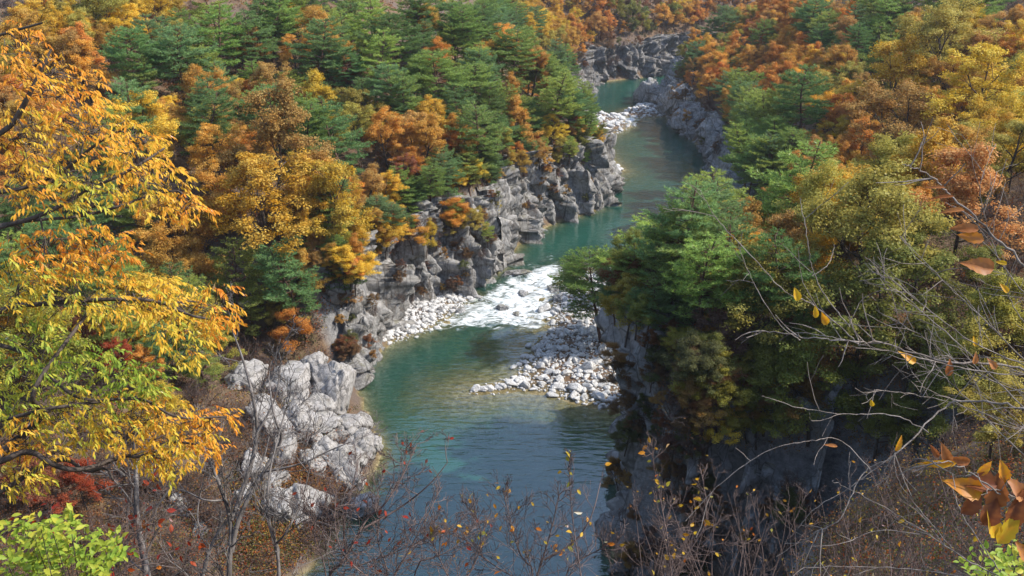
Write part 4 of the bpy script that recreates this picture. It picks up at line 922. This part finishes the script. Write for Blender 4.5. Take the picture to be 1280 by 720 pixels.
bare_tree([([(560, 800), (570, 740), (600, 700), (602, 660), (590, 630)], .010), ([(570, 740), (548, 700), (540, 680)], .007)], 7.0, 'thin shrub with yellow tipped shoots over the river', seed=12, twl=.18, leaves=26, tint=.8, leafl=.05, mat=M_TWIG, minr=.002, cat='shrub', name='bare_shrub')
bare_tree([([(735, 800), (728, 730), (716, 660), (712, 600), (711, 565)], .008)], 7.2, 'single upright shoot with pale leaves over the river', seed=13, twl=.10, leaves=14, tint=.9, leafl=.06, mat=M_TWIG, minr=.002, cat='shrub', name='bare_shrub', lev=1)
bare_tree([([(850, 810), (838, 720), (832, 660), (820, 600), (814, 555)], .010), ([(838, 720), (870, 680), (885, 640), (880, 600)], .008)], 7.6, 'upright shoots with yellow leaves before the dark rock wall', seed=14, twl=.16, leaves=40, tint=.75, leafl=.055, mat=M_TWIG, minr=.002, cat='shrub', name='bare_shrub', lev=1)
bare_tree([([(100, 790), (110, 730), (90, 690), (60, 660), (40, 640)], .02), ([(110, 730), (140, 690), (175, 660), (205, 640)], .02), ([(105, 750), (150, 720), (200, 700), (240, 690)], .016), ([(120, 720), (160, 680), (190, 600)], .012)], 12, 'tangled bush with scarlet leaves below the grey trunk', seed=15, twl=.34, leaves=110, tint=.12, leafl=.10, mat=M_TWIG, cat='shrub', name='bare_shrub')
for k, (a, b_, dp) in enumerate(((800, 720, 17), (900, 725, 15), (1000, 720, 18), (1090, 715, 14), (1180, 720, 17), (1260, 700, 15), (950, 690, 22), (1060, 680, 23), (1230, 660, 21), (850, 690, 24), (1150, 660, 25))):
    r = np.random.RandomState(200+k); st = []
    for j in range(6):
        e = a+r.uniform(-75, 75); st.append(([(a+r.uniform(-12, 12), b_+70), ((a+e)/2+r.uniform(-10, 10), b_+10), (e, b_-r.uniform(35, 95))], .018))
    bare_tree(st, dp, 'tangled leafless thicket of brown twigs on the near slope', seed=220+k, twl=.5, leaves=20, tint=.7, leafl=.09, mat=M_TWIG, minr=.0038, cat='shrub', name='bare_shrub', lev=2, grp='leafless thickets on the near slope')

# ------------------------------------------------------------------ close twigs at the viewpoint with big autumn leaves
BIG_RAMP = [(0, (.17, .05, .02)), (.25, (.33, .11, .03)), (.5, (.42, .17, .06)), (.75, (.62, .24, .015)), (1, (.66, .42, .02))]
M_BLEAF = leaf_mat('big_autumn_leaf', .45, False, BIG_RAMP, .6)
def big_leaf(c, d, n, ln, wd, r, curl=.22):
    d = unit(d); s = unit(np.cross(d, n)); n = np.cross(s, d); ts = np.linspace(0, 1, 12); V = []; T = []
    bend = r.normal()*.12; tw = r.normal()*.5
    for t in ts:
        w_ = wd*.5*(math.sin(math.pi*min(t*1.02, 1)**.8)**.8)*(1-.25*t)*(1+.10*math.sin(t*38+bend*9))
        ax = c+d*ln*t+s*bend*ln*t*t-n*curl*ln*t*t; sn = s*math.cos(tw*t)+n*math.sin(tw*t)
        for u_ in (-1, -.5, 0, .5, 1): V.append(ax+sn*w_*u_+n*abs(u_)**1.4*w_*.45+n*r.normal()*wd*.012); T.append(.12*abs(u_)*r.uniform(-1, 1)-(.10 if u_ == 0 else 0))
    k = np.arange(11)[:, None]*5; j = np.arange(4)[None, :]
    return np.array(V), np.stack([k+j, k+j+1, k+j+6, k+j+5], -1).reshape(-1, 4), np.array(T)
def close_twigs(stems, depth, label, leaves=(), seed=1, twl=.10, sub=1, mat=None, minr=.001, every=.26):
    r = np.random.RandomState(seed); t = Tubes(); tips = []; first = pl(stems[0][0], depth)[0]
    b0 = first+np.array([.5, .15, -1.4]); b0[2] = min(b0[2], CAM_H-2.2)
    root = tag(obj('twig_bush', None, None, tuple(b0)), label, 'bush')
    for k, (pts, r0) in enumerate(stems):
        q = pl(pts, depth); q[1:] += r.normal(size=q[1:].shape)*[0, .05, 0]
        if pts[0][0] >= 1280 or pts[0][1] >= 720: q = np.vstack([b0, q])
        line = smooth_line(q, 3); line += r.normal(size=line.shape)*r0*.5; t.add(line-b0, r0*.82, max(minr, r0*.22), 6)
        n = int(np.linalg.norm(np.diff(line, axis=0), axis=1).sum()/every)*sub
        for j in range(n):
            u_ = .2+.8*r.rand(); i = min(int(u_*(len(line)-1)), len(line)-2); d0 = unit(line[i+1]-line[i])
            grow(t, r, line[i]-b0, unit(d0*.8+r.normal(size=3)*.5), twl*r.uniform(.5, 2.2), max(minr*1.2, r0*.4), r.randint(0, 2), tips, 4, .14, .02, .6, (1, 3), .6, 4, minr)
    obj('stems', t.mesh('stems', mat or M_PALE), root)
    for (a, b_, ang_, L, wd, tint, tilt) in leaves:
        c0 = P(a, b_, depth); dirv = unit(np.array([math.cos(ang_), .25*tilt, -math.sin(ang_)])); ln = L/FPX*depth
        nrm_ = unit(np.array([r.normal()*.15, -math.cos(tilt), math.sin(tilt)]))
        V, F, T_ = big_leaf(c0-dirv*ln*.5-b0, dirv, nrm_, ln, ln*wd, r)
        obj('leaf', mesh_from('leaf', V, F, M_BLEAF, smooth=True, attrs={'tint': np.clip(tint+T_+r.normal(size=len(V))*.05, 0, 1)}), root)
    return root
close_twigs([([(1340, 400), (1290, 345), (1240, 290), (1205, 255), (1170, 222), (1122, 200)], .0055), ([(1225, 275), (1224, 240), (1226, 215)], .002)], 2.6, 'bare twig with a row of pale pinkish leaves along it',
            [(1168, 234, 3.1, 26, .22, .45, .9), (1177, 245, 3.1, 30, .2, .30, .9), (1190, 262, 3.1, 30, .26, .55, .9), (1206, 285, 3.2, 34, .42, .40, .7), (1214, 297, 3.3, 32, .5, .62, .5), (1224, 330, 3.45, 40, .62, .5, .3), (1252, 328, 3.4, 14, .5, .95, .4), (1256, 360, 4.0, 16, .5, .9, .3)], 31, .09)
close_twigs([([(1360, 500), (1280, 463), (1180, 460), (1110, 440), (1060, 422), (1010, 425), (955, 425)], .0060), ([(1062, 408), (1030, 370), (1014, 335), (1004, 300), (1001, 248)], .0026), ([(1075, 432), (1030, 395), (985, 372), (945, 325), (893, 272)], .0028), ([(1015, 345), (1040, 332), (1055, 318)], .0016), ([(1062, 405), (1080, 375), (1100, 362)], .0018), ([(1340, 480), (1240, 440), (1180, 400), (1130, 360), (1080, 320)], .003),
             ([(1350, 470), (1250, 470), (1170, 450), (1090, 425), (1030, 420)], .004), ([(1000, 425), (970, 400), (950, 370), (930, 330)], .002)], 3.0, 'silvery twig bundle reaching out with a few yellow leaves',
            [(1134, 447, 3.6, 26, .5, .85, .4), (996, 368, 4.4, 18, .6, 1.0, .2), (1020, 390, 4.7, 16, .5, .95, .2), (1030, 399, 4.2, 18, .6, .85, .2), (1188, 460, 4.9, 22, .5, .3, .3), (1218, 427, 4.4, 14, .5, .95, .3), (1218, 448, 4.4, 16, .6, .5, .3), (1240, 455, 3.9, 18, .6, .55, .3)], 32, .10, 2)
close_twigs([([(1350, 500), (1280, 502), (1240, 500), (1200, 515), (1120, 570), (1080, 600), (1050, 640), (1015, 672)], .0060), ([(1090, 590), (1060, 562), (1010, 543), (960, 550), (905, 598), (855, 645)], .0024), ([(1160, 540), (1120, 520), (1060, 522), (1000, 512), (950, 490)], .0026), ([(1120, 566), (1060, 610), (1020, 640), (1000, 670)], .002)], 3.2, 'arching grey branch with a long drooping vine',
            [(1125, 555, 5.1, 22, .35, .8, .3), (1038, 556, 3.3, 18, .3, .55, .6), (1090, 504, 4.6, 9, .7, 1., .2)], 33, .09)
close_twigs([([(1370, 560), (1290, 460), (1230, 400), (1180, 350), (1130, 300)], .004), ([(1380, 600), (1290, 520), (1200, 430), (1130, 370), (1095, 340)], .0045), ([(1380, 640), (1290, 580), (1210, 500), (1150, 440)], .004), ([(1340, 420), (1290, 380), (1250, 330), (1227, 240), (1226, 215)], .003), ([(1370, 520), (1300, 500), (1220, 470), (1150, 420), (1110, 395)], .0035), ([(1380, 560), (1300, 540), (1200, 520), (1130, 490), (1080, 470)], .0035), ([(1380, 580), (1320, 545), (1240, 530), (1170, 480)], .003), ([(1370, 470), (1300, 430), (1270, 380), (1255, 340)], .003)], 3.4, 'fan of straight brown twigs crossing before the golden trees', [], 34, .12, 2)
close_twigs([([(1380, 800), (1290, 735), (1220, 700), (1150, 668), (1090, 625), (1040, 600)], .0050), ([(1190, 685), (1150, 640), (1120, 600), (1118, 560)], .0026), ([(1250, 715), (1200, 640), (1190, 600), (1210, 580)], .003), ([(1150, 668), (1100, 670), (1050, 665), (1010, 670)], .002), ([(1300, 740), (1200, 720), (1100, 700), (1000, 700)], .003)], 3.6, 'greenish lower twigs sloping up from the corner', [], 35, .10)
CL = []
rc = np.random.RandomState(9)
for a, b_, L, wd, tint in ((1172, 580, 46, .22, .85), (1182, 570, 34, .4, .35), (1200, 575, 26, .5, .3), (1168, 565, 20, .4, .15), (1205, 610, 50, .55, .72), (1225, 600, 44, .6, .12), (1215, 628, 40, .6, .08), (1245, 615, 46, .6, .25), (1240, 640, 40, .6, .12), (1240, 655, 42, .5, .95), (1268, 610, 40, .6, .5), (1270, 640, 44, .55, .15), (1262, 660, 50, .4, 1.0), (1278, 625, 40, .6, .08), (1280, 690, 30, .6, .6), (1255, 590, 30, .5, .78), (1230, 585, 24, .5, .8)):
    CL.append((a, b_, rc.uniform(3.0, 5.4), L, wd*1.1, tint, rc.uniform(0, .7)))
close_twigs([([(1360, 700), (1290, 640), (1240, 610), (1200, 580), (1160, 570)], .0045), ([(1330, 660), (1270, 620), (1230, 605)], .003)], 2.2, 'cluster of large brown and orange leaves on a twig', CL, 36, .05)
leafy_bush(1262, 718, 4.5, 36, 22, 46, .9, 'low green leafy plant beneath the big brown leaves', name='green_bush', leafl=(.03, .055), seed=17)

# ------------------------------------------------------------------ faint autumn haze filling the gorge
m = M('haze_air'); vol = m.n('VolumePrincipled'); vol.inputs['Color'].default_value = (.80, .88, 1, 1); vol.inputs['Density'].default_value = .00016; vol.inputs['Anisotropy'].default_value = .2
m.t.links.new(vol.outputs[0], m.out.inputs['Volume'])
hx0, hx1, hy0, hy1, hz0, hz1 = -1400, 1400, -60, 1400, -40, 480
hv = [(x, y, z) for z in (hz0, hz1) for y in (hy0, hy1) for x in (hx0, hx1)]
tag(obj('haze', mesh_from('haze', hv, [(0, 2, 3, 1), (4, 5, 7, 6), (0, 1, 5, 4), (2, 6, 7, 3), (0, 4, 6, 2), (1, 3, 7, 5)], m.m)), 'faint blue autumn haze in the gorge', kind='stuff')
